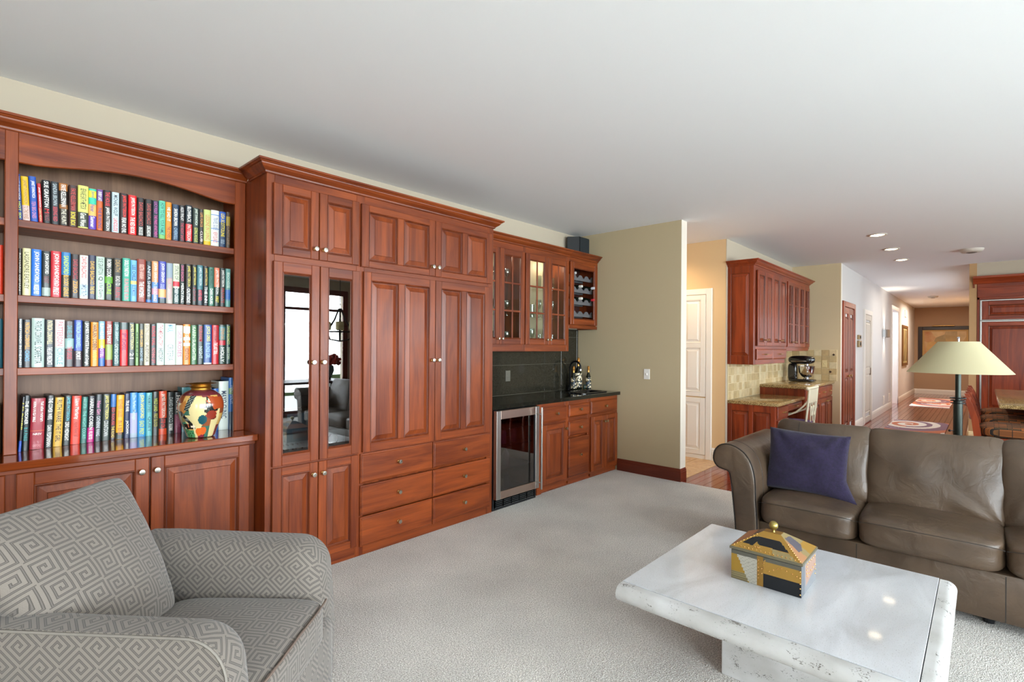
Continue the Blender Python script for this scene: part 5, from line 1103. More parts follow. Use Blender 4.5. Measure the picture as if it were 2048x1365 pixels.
def inset(P, d):
    n = len(P); area = sum(P[i][0] * P[(i + 1) % n][1] - P[(i + 1) % n][0] * P[i][1] for i in range(n)); sg = 1 if area > 0 else -1; o = []
    for i in range(n):
        a, b = P[i - 1], P[(i + 1) % n]; t = Vector((b[0] - a[0], b[1] - a[1])); t = t.normalized() if t.length > 1e-9 else Vector((1, 0)); o.append((P[i][0] - t.y * d * sg, P[i][1] + t.x * d * sg))
    return o
def arm(my=lambda y: y, x0=3.50, x1=4.42):
    bm = NB(); R = []
    for d, x in ((.03, x0 - .006), (.012, x0 - .004), (.004, x0), (.0, x0 + .008), (0, x0 + .3), (0, x0 + .6), (0, x1 - .02), (.02, x1)):
        R.append([bm.verts.new((x, my(y), max(z, .03))) for y, z in inset(AP, d)])
    ring_faces(bm, R); bm.faces.new(R[0][::-1]); bm.faces.new(R[-1]); a = finish('armrest', bm, LEA, sf, 50)
    bm = NB(); tube(bm, [(x0 + .003, my(y), z) for y, z in inset(AP, -.001)[1:-1]], .0035, 6); finish('piping', bm, STITCH, a, 60)
    for xs in (x0 + .16,):
        bm = NB(); tube(bm, [(xs, my(y), z) for y, z in inset(AP, -.0002)[8:-4]], .0018, 5); finish('seam', bm, STITCH, a, 60)
arm()
SPLIT = [1.066, .535, -.090, -.70, -1.30]
arm(lambda y: -y + (1.066 - 1.30) , 3.50, 4.42)
bm = NB(); box(bm, 3.545, -1.29, .055, 4.40, 1.07, .30, .012); finish('base', bm, LEA, sf, 40)
for y in SPLIT[1:-1]:
    bm = NB(); box(bm, 3.5445, y - .002, .06, 3.5455, y + .002, .29); finish('seam', bm, STITCH, sf)
bm = NB(); softbox(bm, (4.30, -.117, .42), (.125, 1.20, .40), 6, 10); finish('back_frame', bm, LEA, sf, 60)
for y in (1.13, .0, -1.2):
    for x in (3.66, 4.34):
        bm = NB(); lathe(bm, [(.022, 0), (.03, .055)], (x, y if abs(y) > .5 else -.03, 0)); finish('foot', bm, BLACKP, sf, 50)
for i in range(4):
    ya, yb = SPLIT[i], SPLIT[i + 1]; yc = (ya + yb) / 2; hw = (ya - yb) / 2 + .002
    bm = NB(); vs_ = softbox(bm, (3.835, yc, .382), (.345, hw, .088), 7, 16, nz=.006, nsc=1.6, seed=i + 2, puff=(.0, 0, .022))
    c = finish('seat_cushion', bm, LEA, sf, 70)
    bm = NB(); pts = [(3.4905 + .010 * (abs(t) ** 6), yc + t * hw * .985, .440 - .010 * abs(t) ** 8) for t in [-1 + k / 12 for k in range(25)]]; tube(bm, pts, .0016, 5); finish('seam', bm, STITCH, c, 60)
    # loose back cushion, leaning and creased
    tilt = Matrix.Translation((4.02, yc, .66)) @ Matrix.Rotation(radians(14), 4, 'Y') @ Matrix.Rotation(radians(0), 4, 'X')
    bm = NB(); vv = softbox(bm, (0, 0, 0), (.105, hw + .010, .245), 8, 22, nz=.010, nsc=2.0, seed=i * 3 + 1, puff=(.03, 0, 0))
    for v in vv:
        q = v.co; t = q.y / hw
        cz_ = abs(q.z / .25); ct = abs(t); cf = max(0, (cz_ * ct) ** 2.2 - .1)          # corners pulled out into points
        q.y += math.copysign(.014 * cf, t); q.z += math.copysign(.026 * cf, q.z)
        q.x *= (1 - .25 * min(1, cf))
        if q.x < 0 or True:
            # creases fanning from the lower corner
            d = Vector((t + 1 if i % 2 == 1 else 1 - t, q.z / .25 + 1)); ang = atan2(d.y, d.x); r = d.length
            q.x += -.008 * sin(ang * 11 + i) * math.exp(-r * .9) * (1 if q.x < 0 else 0)
            q.x -= .005 * noise.noise(Vector((0, q.y * 5, q.z * 2.5 + i * 4)))
    bmesh.ops.transform(bm, matrix=tilt, verts=bm.verts[:]); c = finish('back_cushion', bm, LEA, sf, 75)
    if i == 0:
        bm = NB(); tube(bm, [tilt @ Vector((-.128 + .03 * abs(s) ** 3, .135, s * .235)) for s in [-1 + k / 8 for k in range(17)]], .0015, 5); finish('seam', bm, STITCH, c, 60)

# throw pillow
def pillow(bm, C, U, V, N, w, h, t, pinch=.06, n=26, nz=.004, seed=0, uvs=None, uscale=1, taper=0, corner=0):
    """knife-edge pillow: two bulged sheets on a rectangle with drawn-in sides"""
    C, U, V, N = Vector(C), Vector(U).normalized(), Vector(V).normalized(), Vector(N).normalized(); G = {}
    uvl = bm.loops.layers.uv.new('UVMap') if uvs else None
    for s in (1, -1):
        for i in range(n + 1):
            for j in range(n + 1):
                a, b = -1 + 2 * i / n, -1 + 2 * j / n; edge = i in (0, n) or j in (0, n)
                if edge and s == -1: G[s, i, j] = G[1, i, j]; continue
                k = (max(0, 1 - a * a) * max(0, 1 - b * b)) ** .42
                x = a * (w + taper * b) / 2 * (1 - pinch * (1 - b * b)); y = b * h / 2 * (1 - pinch * (1 - a * a))
                rc = 1 - corner * (a * b) ** 6; x *= rc; y *= rc
                z = s * t / 2 * k + nz * noise.noise(Vector((a * 2.5, b * 2.5, seed + s))) * k
                G[s, i, j] = bm.verts.new(C + U * x + V * y + N * z)
    for s in (1, -1):
        for i in range(n):
            for j in range(n):
                q = [G[s, i, j], G[s, i + 1, j], G[s, i + 1, j + 1], G[s, i, j + 1]]; f = bm.faces.new(q if s == 1 else q[::-1])
                if uvl:
                    ij = [(i, j), (i + 1, j), (i + 1, j + 1), (i, j + 1)]; ij = ij if s == 1 else ij[::-1]
                    for l, (ii, jj) in zip(f.loops, ij): l[uvl].uv = ((ii / n - .5) * (w + taper * (2 * jj / n - 1)) * uscale, jj / n * h * uscale)
PUR = M('purple_chenille', '211835', .95, bump=.8, bscale=240, sheen=.12, var=.3, vscale=60)
pl = thing('throw_pillow', 'deep purple chenille throw pillow leaning in the sofa corner', 'pillow', (3.80, .86, .47))
bm = NB(); pillow(bm, (3.80, .853, .672), (-.03, -1, -.02), (.28, 0, 1), (-1, .03, .28), .48, .41, .15, .05, 40, .010, 3)
for v in bm.verts:      # soft creases running down from the top corners, lower corner drawn out along the seat
    a = (.853 - v.co.y) / .24; b = (v.co.z - .672) / .20; k = max(0, 1 - a * a) * max(0, 1 - b * b)
    for cx in (-.9, .9):
        ang = atan2(a - cx, 1.1 - b); r = sqrt((a - cx) ** 2 + (b - 1.1) ** 2); v.co.x -= .011 * sin(ang * 9 + cx) * math.exp(-r * 1.1) * min(1, k * 6)
    v.co.x -= .006 * math.exp(-((b + .45 + a * .15) / .08) ** 2) * max(0, -a + .3)
    if a > .5 and b < -.4: w_ = (a - .5) * 2 * (-b - .4) / .6; v.co.y -= .055 * max(0, w_); v.co.z -= .012 * max(0, w_)
finish('cushion', bm, PUR, pl, 80)

# ------------------------------------------------------------------ patterned armchair
FAB, nt, p = nodes('greek_key_fabric'); MATS['greek_key_fabric'] = FAB
def mth(op, a=None, b=None, c=None):
    n = nn(nt, 'ShaderNodeMath', operation=op)
    for i, v in enumerate((a, b, c)):
        if v is None: continue
        if isinstance(v, (int, float)): n.inputs[i].default_value = v
        else: nt.links.new(v, n.inputs[i])
    return n.outputs[0]
uvn = nn(nt, 'ShaderNodeUVMap'); uvn.uv_map = 'UVMap'; sp_ = nn(nt, 'ShaderNodeSeparateXYZ'); link(nt, uvn, 0, sp_, 0)
CELL = .078
def cellc(v):
    s = mth('DIVIDE', v, CELL); f = mth('FLOOR', s); return mth('SUBTRACT', mth('SUBTRACT', s, f), .5), f
cx_, fx_ = cellc(sp_.outputs[0]); cy_, fy_ = cellc(sp_.outputs[1])
par = mth('MODULO', mth('ABSOLUTE', mth('ADD', fx_, fy_)), 2.0)            # 0 / 1: every other key is turned
flip = mth('SUBTRACT', 1.0, mth('MULTIPLY', par, 2.0)); x_ = mth('MULTIPLY', cx_, flip); y_ = mth('MULTIPLY', cy_, flip)
P_ = .2
low = mth('LESS_THAN', y_, 0.0); xs_ = mth('SUBTRACT', x_, mth('MULTIPLY', low, P_ / 2))
r_ = mth('MAXIMUM', mth('ABSOLUTE', xs_), mth('ABSOLUTE', y_))
ph = mth('FRACT', mth('ADD', mth('DIVIDE', r_, P_), mth('MULTIPLY', low, .5)))
band = mth('ABSOLUTE', mth('SUBTRACT', ph, .5))                            # 0 middle of light band, .5 middle of dark band
dark = mth('GREATER_THAN', band, .29)
fine = mth('GREATER_THAN', band, .41)
wv = nn(nt, 'ShaderNodeTexNoise'); wv.inputs['Scale'].default_value = 900; wv.inputs['Detail'].default_value = 1; link(nt, uvn, 0, wv, 'Vector')
mA = nn(nt, 'ShaderNodeMix', data_type='RGBA'); mA.inputs['A'].default_value = (*lin('776f67'), 1); mA.inputs['B'].default_value = (*lin('4a4540'), 1); nt.links.new(dark, mA.inputs['Factor'])
mB = nn(nt, 'ShaderNodeMix', data_type='RGBA'); nt.links.new(mA.outputs['Result'], mB.inputs['A']); mB.inputs['B'].default_value = (*lin('635d57'), 1); nt.links.new(fine, mB.inputs['Factor'])
mC = nn(nt, 'ShaderNodeMix', data_type='RGBA', blend_type='MULTIPLY'); mC.inputs['Factor'].default_value = .5; nt.links.new(mB.outputs['Result'], mC.inputs['A'])
wr_ = nn(nt, 'ShaderNodeMapRange'); wr_.inputs[1].default_value = .3; wr_.inputs[2].default_value = .7; wr_.inputs[3].default_value = .7; wr_.inputs[4].default_value = 1.25; link(nt, wv, 0, wr_, 0); nt.links.new(wr_.outputs[0], mC.inputs['B'])
nt.links.new(mC.outputs['Result'], p.inputs['Base Color']); p.inputs['Roughness'].default_value = .95; p.inputs['Sheen Weight'].default_value = .2
hb = nn(nt, 'ShaderNodeBump'); hb.inputs['Strength'].default_value = .5; hb.inputs['Distance'].default_value = .002; nt.links.new(mth('SUBTRACT', 1.0, dark), hb.inputs['Height']); link(nt, hb, 0, p, 'Normal')
WELT = M('fabric_welt', '6a5a50', .9)
CH_O = Vector((.5595, 2.05, 0)); CH_R = atan2(-.743, .67)
ac = thing('patterned_armchair', 'grey armchair in greek-key fabric with rounded arms and a big back cushion', 'armchair', CH_O, CH_R)
CM = WMX[ac.name]
def local(bm): bmesh.ops.transform(bm, matrix=CM, verts=bm.verts[:]); return bm
def uv_box(bm, rot=0):
    """cloth laid on by the direction each face looks (chair's own axes), turned by ROT"""
    uvl = bm.loops.layers.uv.new('UVMap'); bmesh.ops.recalc_face_normals(bm, faces=bm.faces[:]); c, s = cos(rot), sin(rot)
    for f in bm.faces:
        n = f.normal; a = [abs(t) for t in n]; k = a.index(max(a))
        for l in f.loops:
            q = l.vert.co; u, v = ((q.y, q.z), (q.x, q.z), (q.y, q.x))[k]; l[uvl].uv = (u * c - v * s, u * s + v * c)
def arm_side(y0, y1, inner, top=.62, r=.13, soft=.035, lean=0):
    """arm: side outline (x, z) given thickness along y with softened top edges"""
    P = [(-.40, .03), (-.40, top + .01), (-.30, top + .012), (-.05, top + .004)]
    P += [(.36 - r + r * sin(radians(a)), top - r + r * cos(radians(a)) - .004) for a in range(0, 91, 10)] + [(.372, .38), (.378, .2), (.372, .03)]
    Q = []
    for A, B in zip(P, P[1:] + P[:1]):
        k = max(1, int(sqrt((B[0] - A[0]) ** 2 + (B[1] - A[1]) ** 2) / .04))
        Q += [(A[0] + (B[0] - A[0]) * i / k, A[1] + (B[1] - A[1]) * i / k) for i in range(k)]
    bm = NB(); R = []; uvl = bm.loops.layers.uv.new('UVMap'); U = []
    si = -1 if inner == 0 else 1
    steps = [(y0, .5, 0), (y0, .012, 0), (y0 + (y1 - y0) * .03, 0, 0), (y0 + (y1 - y0) * .45, -.006, 0), (y0 + (y1 - y0) * .7, .004, 0), (y0 + (y1 - y0) * .88, .022, 0), (y1, .06, 0), (y1, .5, 0)]
    s = [0]
    for A, B in zip(Q, Q[1:] + Q[:1]): s.append(s[-1] + sqrt((B[0] - A[0]) ** 2 + (B[1] - A[1]) ** 2))
    for yy, d, _ in steps:
        if d == .5:
            cxx = sum(q[0] for q in Q) / len(Q); czz = sum(q[1] for q in Q) / len(Q); I = [(cxx + (q[0] - cxx) * .02, czz + (q[1] - czz) * .02) for q in Q]
        else:
            I = [(q[0] - (q[0] - .0) * 0 if q[1] < .05 else q[0], q[1]) for q in inset(Q, d)]
        R.append([bm.verts.new((x, yy + lean * (z - .4) * (1 if d != .5 else 1) * (1 if z > .4 else 0), max(z, .03))) for x, z in I])
    n = len(Q)
    for k, (A, B) in enumerate(zip(R, R[1:])):
        for i in range(n):
            f = bm.faces.new((A[i], A[(i + 1) % n], B[(i + 1) % n], B[i])); f.normal_update()
            for l in f.loops:
                q = l.vert.co
                if k in (0, len(R) - 2) or abs(f.normal.y) > .45: u, v = q.x, q.z + q.y * .5
                else: u, v = (s[i] if l.vert in (A[i], B[i]) else s[i + 1]), q.y
                c4 = .7071; l[uvl].uv = ((u - v) * c4, (u + v) * c4)
    for rr_ in (R[0][::-1], R[-1]):
        f = bm.faces.new(rr_)
        for l in f.loops: l[uvl].uv = (l.vert.co.x * .7071 - l.vert.co.z * .7071, l.vert.co.x * .7071 + l.vert.co.z * .7071)
    local(bm); a = finish('armrest', bm, FAB, ac, 45)
    bm = NB(); w_ = inset(Q, .006); w_ = [q for q in w_ if q[1] > .06]; k0 = next(i for i, q in enumerate(w_) if q[1] > .06)
    tube(bm, [(x - .0, y0 + lean * max(0, z - .4), z) for x, z in w_], .0042, 6); local(bm); finish('welt', bm, M('fabric_piping', '7c766e', .9), a, 60)
arm_side(-.39, -.245, 1)
arm_side(.385, .215, 0, lean=.05)
bm = NB(); softbox(bm, (-.43, -.003, .38), (.08, .33, .36), 4, 12); uv_box(bm, .785); local(bm); finish('back_frame', bm, FAB, ac, 60)
bm = NB()
vs_ = softbox(bm, (.115, -.055, .355), (.305, .275, .085), 7, 16, puff=(0, 0, .02)); uv_box(bm); local(bm); sc_ = finish('seat_cushion', bm, FAB, ac, 70)
bm = NB(); tube(bm, [(.412 - .006 * abs(t) ** 6, -.055 + t * .262, .430 - .004 * abs(t)) for t in [-1 + k / 10 for k in range(21)]], .0045, 6); local(bm); finish('welt', bm, WELT, sc_, 60)
bm = NB(); softbox(bm, (.30, -.02, .17), (.112, .335, .16), 8, 10); uv_box(bm, .785); local(bm); finish('front_panel', bm, FAB, ac, 60)
bm = NB(); softbox(bm, (-.06, 0, .17), (.36, .33, .14), 8, 6); uv_box(bm); local(bm); finish('base', bm, FAB, ac, 60)
bm = NB(); lathe(bm, [(.25, 0), (.25, .02), (.08, .03), (.06, .05)], (0, 0, .0), seg=32); local(bm); finish('swivel_base', bm, BLACKM, ac, 50)
bm = NB(); tp = Vector((-.31, 0, .46)).normalized()
pillow(bm, (-.30, -.075, .655), (0, 1, 0), (-.31, -.02, .46), (.46, 0, .31), .56, .58, .22, .03, 34, .012, 2, uvs=True, taper=.15, corner=.055)
local(bm); finish('back_cushion', bm, FAB, ac, 80)

# ------------------------------------------------------------------ floor lamp behind the sofa
LX, LY = 4.72, .126
fl = thing('floor_lamp', 'tall floor lamp with wide cream cone shade behind the sofa', 'lamp', (LX, LY, 0))
SH, nt, p = nodes('cream_shade'); MATS['cream_shade'] = SH
p.inputs['Base Color'].default_value = (*lin('cfc7a2'), 1); p.inputs['Roughness'].default_value = .8; p.inputs['Transmission Weight'].default_value = 0
tr = nn(nt, 'ShaderNodeBsdfTranslucent'); tr.inputs[0].default_value = (*lin('d8cfa8'), 1); mxs = nn(nt, 'ShaderNodeMixShader'); mxs.inputs[0].default_value = .3
outn = [n for n in nt.nodes if n.type == 'OUTPUT_MATERIAL'][0]; link(nt, p, 0, mxs, 1); link(nt, tr, 0, mxs, 2); link(nt, mxs, 0, outn, 0)
bm = NB(); lathe(bm, [(.286, 1.262), (.111, 1.478), (.109, 1.478), (.284, 1.262)], (LX, LY, 0), seg=64, cap=False)
bm.verts.ensure_lookup_table(); n = 64
for i in range(n): bm.faces.new((bm.verts[i], bm.verts[(i + 1) % n], bm.verts[3 * n + (i + 1) % n], bm.verts[3 * n + i]))
finish('lamp_shade', bm, SH, fl, 50)
PATI = M('green_patina_steel', '363c37', .3, .75)
bm = NB(); lathe(bm, [(.016, 1.07), (.016, 1.27)], (LX, LY, 0), seg=20); finish('pole', bm, PATI, fl, 50)
bm = NB(); lathe(bm, [(.026, .03), (.026, 1.07)], (LX, LY, 0), seg=24); finish('pole', bm, PATI, fl, 50)
bm = NB(); lathe(bm, [(.16, 0), (.16, .02), (.15, .03), (.03, .035)], (LX, LY, 0), seg=40); finish('base', bm, PATI, fl, 40)
for i in range(3):
    bm = NB(); tube(bm, [(LX + .02 * rt.x * 0 + (.034 + .004 * i) * cos(2 * pi * k / 24), LY + (.034 + .004 * i) * sin(2 * pi * k / 24), 1.052 + i * .017) for k in range(25)], .004, 6); tube(bm, [(LX - .052 * rt.x, LY - .052 * rt.y, 1.052 + i * .017), (LX + .052 * rt.x, LY + .052 * rt.y, 1.052 + i * .017)], .003, 6); finish('ring', bm, BLACKM, fl, 60)
bm = NB(); tube(bm, [(LX - .02 * rt.x, LY - .02 * rt.y, .86), (LX - .055 * rt.x, LY - .055 * rt.y, .86)], .003, 6); ball(bm, (LX - .058 * rt.x, LY - .058 * rt.y, .86), .008, 8); finish('switch', bm, BLACKM, fl, 60)
bm = NB(); lathe(bm, [(.006, 1.27), (.006, 1.50), (.010, 1.503), (.006, 1.512)], (LX, LY, 0), seg=12); finish('finial', bm, CHROME, fl, 50)
bm = NB(); ball(bm, (LX, LY, 1.36), .04, 14); finish('bulb', bm, M('bulb_white', 'f4f0e4', .4), fl, 60)
for a in range(3):
    bm = NB(); t = 2 * pi * a / 3; tube(bm, [(LX, LY, 1.472), (LX + .109 * cos(t), LY + .109 * sin(t), 1.476)], .002, 5); finish('shade_arm', bm, CHROME, fl)
# ------------------------------------------------------------------ kitchen nook: wall cabinet
YK = 2.04; F = FX(YK)
ku = thing('kitchen_wall_cabinet', 'long cherry kitchen wall cabinet with crown, two small drawers and glazed doors', 'cabinet', (7.85, 2.2, 1.226))
bm = NB(); box(bm, 6.54, 2.058, 1.226, 7.885, 2.351, 2.44); finish('carcass', bm, WK, ku)
bm = NB(); box(bm, 7.885, 2.33, 1.415, 9.20, 2.351, 2.44); finish('back_panel', bm, MATS['pale_cabinet_back'], ku)
for a, b, c, d in ((7.885, 9.20, 1.415, 1.45), (7.885, 9.20, 2.40, 2.44)):
    bm = NB(); box(bm, a, 2.058, c, b, 2.33, d); finish('shelf_panel', bm, WKX, ku)
bm = NB(); box(bm, 9.18, 2.058, 1.45, 9.20, 2.33, 2.40); finish('side_panel', bm, WK, ku)
pieces('face_frame', F, ((6.54, 6.60, 1.226, 2.44), (7.84, 7.93, 1.415, 2.44), (9.15, 9.20, 1.415, 2.44)), -.018, 0, WK, ku, .002)
pieces('face_rail', F, ((6.60, 7.84, 1.226, 1.285), (6.60, 7.84, 1.415, 1.455), (6.60, 7.84, 2.38, 2.44), (7.93, 9.15, 1.39, 1.46), (7.93, 9.15, 2.37, 2.44)), -.018, 0, WKX, ku, .002)
xs = [6.622, 6.93, 7.235, 7.55, 7.862]
for i, (a, b) in enumerate(zip(xs, xs[1:])):
    door(F, a + .003, b - .003, 1.455, 2.385, ku, mat=WK, matr=WKX, sw=.05, rw=.05, bar=((b - .035) if i % 2 == 0 else (a + .035), 1.53, .028))
xs = [7.925, 8.23, 8.535, 8.84, 9.145]
for i, (a, b) in enumerate(zip(xs, xs[1:])):
    door(F, a + .003, b - .003, 1.45, 2.375, ku, glass=GLASS, grid=(2, 3), mat=WK, matr=WKX, sw=.05, rw=.05, bar=((b - .035) if i % 2 == 0 else (a + .035), 1.52, .028))
drawer(F, 6.615, 7.232, 1.283, 1.415, ku, mat=WKX, bar=(6.93, 1.35, .05)); drawer(F, 7.240, 7.862, 1.283, 1.415, ku, mat=WKX, bar=(7.55, 1.35, .05))
FE = FY(6.54); raised(FE, 2.095, 2.31, 1.335, 2.345, ku, WK, n=-.004, name='end_panel')
bm = NB(); fbox(bm, FE, 2.04, 2.095, 1.226, 2.44, 0, .014, .003); fbox(bm, FE, 2.31, 2.352, 1.226, 2.44, 0, .014, .003); fbox(bm, FE, 2.095, 2.31, 1.226, 1.335, 0, .014, .003); fbox(bm, FE, 2.095, 2.31, 2.345, 2.44, 0, .014, .003); finish('end_frame', bm, WK, ku)
crown([(6.526, 2.352), (6.526, 2.04), (9.20, 2.04), (9.20, 2.30)], ku, z=2.435, mat=WKX)
# tumbled stone tiles
TS = [M('stone_tile_' + c, c, .6, bump=.3, bscale=60, var=.12, vscale=14) for c in ('c8b48c', 'bca67a', 'ccbc96', 'b49c70')]
gw = MATS.get('tan_grout') or M('tan_grout', 'd8caa4', .9)
F = FX(2.352); bm = NB(); fbox(bm, F, 6.53, 9.468, .775, 1.415, 0, .002, 0); fbox(bm, F, 6.53, 6.54, .775, 1.226, 0, .012, 0)
wdk = bpy.data.objects['wall_desk']; finish('grout_bed', bm, gw, wdk)
random.seed(11); bm = NB(); x = 6.545
while x < 9.45:
    z = .78
    while z < 1.40:
        k = len(bm.faces); fbox(bm, F, x, x + .095, z, min(z + .095, 1.412), .002, .008, .002); bm.faces.ensure_lookup_table(); mi = random.randrange(4)
        for f in bm.faces[k:]: f.material_index = mi
        z += .1005
    x += .1005
tag(finish('wall_tile', bm, TS, wdk), kind='stuff')
F = FY(9.47); we = bpy.data.objects['wall_nook_end']
bm = NB(); fbox(bm, F, 1.70, 2.352, .913, 1.412, 0, .003, 0); finish('grout_bed', bm, gw, we)
for i in range(6):
    for j in range(5):
        y0 = 1.705 + i * .108; z0 = .915 + j * .0995
        bm = NB(); fbox(bm, F, y0, min(y0 + .104, 2.35), z0, z0 + .0955, .003, .010, .002); finish('tile', bm, TS[(i * 7 + j * 3 + i * j) % 4], we)
DOT = M('dark_accent', '3a2418', .5)
for (y, z) in ((1.792, 1.058), (1.748, 1.332), (2.12, 1.2)):
    bm = NB(); s = .02; prism(bm, [(9.462, y - s, z), (9.462, y, z + s), (9.462, y + s, z), (9.462, y, z - s)], (-.006, 0, 0)); finish('accent_tile', bm, DOT, we)
plate(F, 1.876, 1.185, 'cream switch plate on the tumbled stone tiles', kindc='light switch', col=M('cream_plate', 'd0bc8a', .5), n=.0105)

# desk and raised counter
ds = thing('kitchen_desk', 'cherry desk cabinet with panelled end and kneehole under golden granite', 'desk', (7.15, 2.1, 0))
bm = NB(); box(bm, 6.556, 1.80, 0, 7.05, 2.351, .735); finish('pedestal', bm, WK, ds)
bm = NB(); box(bm, 7.05, 2.31, 0, 7.76, 2.351, .735); finish('back_panel', bm, WK, ds)
bm = NB(); box(bm, 7.05, 1.81, .63, 7.76, 2.30, .735); finish('apron', bm, WKX, ds)
F = FX(1.80)
drawer(F, 6.60, 7.035, .575, .725, ds, mat=WKX, bar=(6.82, .65, .05)); door(F, 6.60, 7.035, .09, .56, ds, mat=WK, matr=WKX)
drawer(F, 7.07, 7.74, .638, .722, ds, mat=WKX, n=-.01, bar=(7.40, .68, .05))
FE = FY(6.556); pieces('end_frame', FE, [(a, b, 0, .735) for a, b in ((1.80, 1.85), (2.05, 2.10), (2.30, 2.352))] + [(a, b, c, d) for a, b in ((1.85, 2.05), (2.10, 2.30)) for c, d in ((0, .10), (.655, .735))], 0, .014, WK, ds)
raised(FE, 1.855, 2.045, .105, .65, ds, WK, n=-.006, name='end_panel'); raised(FE, 2.105, 2.295, .105, .65, ds, WK, n=-.006, name='end_panel')
def slab(name, x0, x1, y0, y1, z0, z1, mat, lab):
    bm = NB(); box(bm, x0, y0, z0, x1, y1, z1, .006); o = finish(name, bm, mat, smooth=40, loc=(x0, y0, z0)); return tag(o, lab, 'countertop')
slab('desk_counter', 6.535, 7.765, 1.765, 2.350, .7355, .776, GRANG, 'lower golden granite desk top below the wall cabinet')
kb = thing('kitchen_base_cabinet', 'cherry base cabinet with drawers at standing height beyond the desk', 'cabinet', (8.6, 2.05, 0))
bm = NB(); box(bm, 7.785, 1.78, 0, 9.465, 2.342, .875); finish('carcass', bm, WK, kb)
F = FX(1.78); xs = [7.80, 8.215, 8.63, 9.045, 9.455]
for i, (a, b) in enumerate(zip(xs, xs[1:])):
    drawer(F, a + .004, b - .004, .69, .86, kb, mat=WKX, bar=((a + b) / 2, .775, .05)); door(F, a + .004, b - .004, .10, .675, kb, mat=WK, matr=WKX, bar=((b - .05) if i % 2 == 0 else (a + .05), .63, .03))
slab('raised_counter', 7.77, 9.467, 1.735, 2.350, .8755, .9155, GRANG, 'raised golden granite counter carrying the stand mixer')
# stand mixer
mxr = thing('stand_mixer', 'black stand mixer with polished steel bowl on the granite counter', 'mixer', (8.93, 2.06, .916))
MB = M('mixer_black', '101012', .12, coat=.6)
# long axis along -y..: head points to -y
mx0, my0, mz0 = 8.93, 2.11, .916
bm = NB(); softbox(bm, (mx0, my0 - .04, mz0 + .02), (.11, .18, .02), 6, 6); finish('base', bm, MB, mxr, 60)
bm = NB(); softbox(bm, (mx0, my0 + .09, mz0 + .14), (.06, .065, .14), 5, 6); finish('column', bm, MB, mxr, 60)
bm = NB(); softbox(bm, (mx0, my0 - .03, mz0 + .335), (.075, .185, .065), 3, 8); finish('head', bm, MB, mxr, 60)
bm = NB(); tube(bm, [(mx0 - .074, my0 + .10, mz0 + .315), (mx0 - .078, my0 - .05, mz0 + .315), (mx0 - .05, my0 - .18, mz0 + .315), (mx0 + .05, my0 - .18, mz0 + .315)], .008, 8); finish('trim_band', bm, CHROME, mxr, 50)
bm = NB(); lathe(bm, [(.05, 0), (.05, .012), (.03, .03), (.07, .05), (.105, .11), (.115, .21), (.118, .21), (.10, .20), (.06, .06)], (mx0, my0 - .10, mz0 + .03), seg=28); finish('bowl', bm, CHROME, mxr, 60)
bm = NB(); lathe(bm, [(.03, -.02), (.032, .03)], (mx0, my0 - .10, mz0 + .26), seg=16); finish('attachment_hub', bm, CHROME, mxr, 60)
bm = NB(); tube(bm, [(mx0 - .11, my0 - .13, mz0 + .20), (mx0 - .15, my0 - .14, mz0 + .17), (mx0 - .11, my0 - .13, mz0 + .10)], .008, 8); finish('bowl_handle', bm, CHROME, mxr, 60)
# cream metal desk chair
DX, DY = 7.44, 1.60
dc = thing('metal_desk_chair', 'cream metal armchair with curled top rail and violet seat at the desk', 'chair', (DX, DY + .2, 0))
CRM = M('cream_enamel', 'd8d2b8', .35)
bm = NB(); tube(bm, [(DX - .24, DY, .925), (DX - .12, DY - .02, .93), (DX + .12, DY - .02, .93), (DX + .24, DY, .925)], .017, 10); ball(bm, (DX - .25, DY + .005, .925), .024, 10); finish('top_rail', bm, CRM, dc, 60)
for sx in (-.21, .21):
    x = DX + sx
    bm = NB(); tube(bm, [(x, DY - .005, .925), (x, DY + .01, .72), (x, DY + .035, .48), (x, DY, .0)], .015, 8); finish('leg', bm, CRM, dc, 60)
    bm = NB(); tube(bm, [(x, DY + .44, .45), (x, DY + .46, .0)], .014, 8); finish('leg', bm, CRM, dc, 60)
    bm = NB(); tube(bm, [(x, DY, .78), (x, DY + .06, .70), (x, DY + .14, .62), (x, DY + .26, .56), (x, DY + .40, .53), (x, DY + .44, .45)], .011, 8); finish('arm', bm, CRM, dc, 60)
bm = NB(); box(bm, DX - .195, DY - .006, .74, DX + .195, DY + .004, .912, .002); finish('back_panel', bm, CRM, dc)
for i in range(3):
    x = DX - .11 + i * .11; bm = NB(); box(bm, x - .012, DY - .002, .50, x + .012, DY + .008, .74, .002); finish('splat', bm, CRM, dc)
for k in range(2):
    bm = NB(); tube(bm, [(DX - .055 + k * .11 + .035 * cos(2 * pi * t / 12), DY + .003, .63 + .06 * sin(2 * pi * t / 12)) for t in range(13)], .007, 6); finish('ring', bm, CRM, dc, 60)
bm = NB(); softbox(bm, (DX, DY + .25, .46), (.225, .22, .03), 5, 8); finish('seat', bm, M('violet_seat', '6a5484', .8), dc, 60)

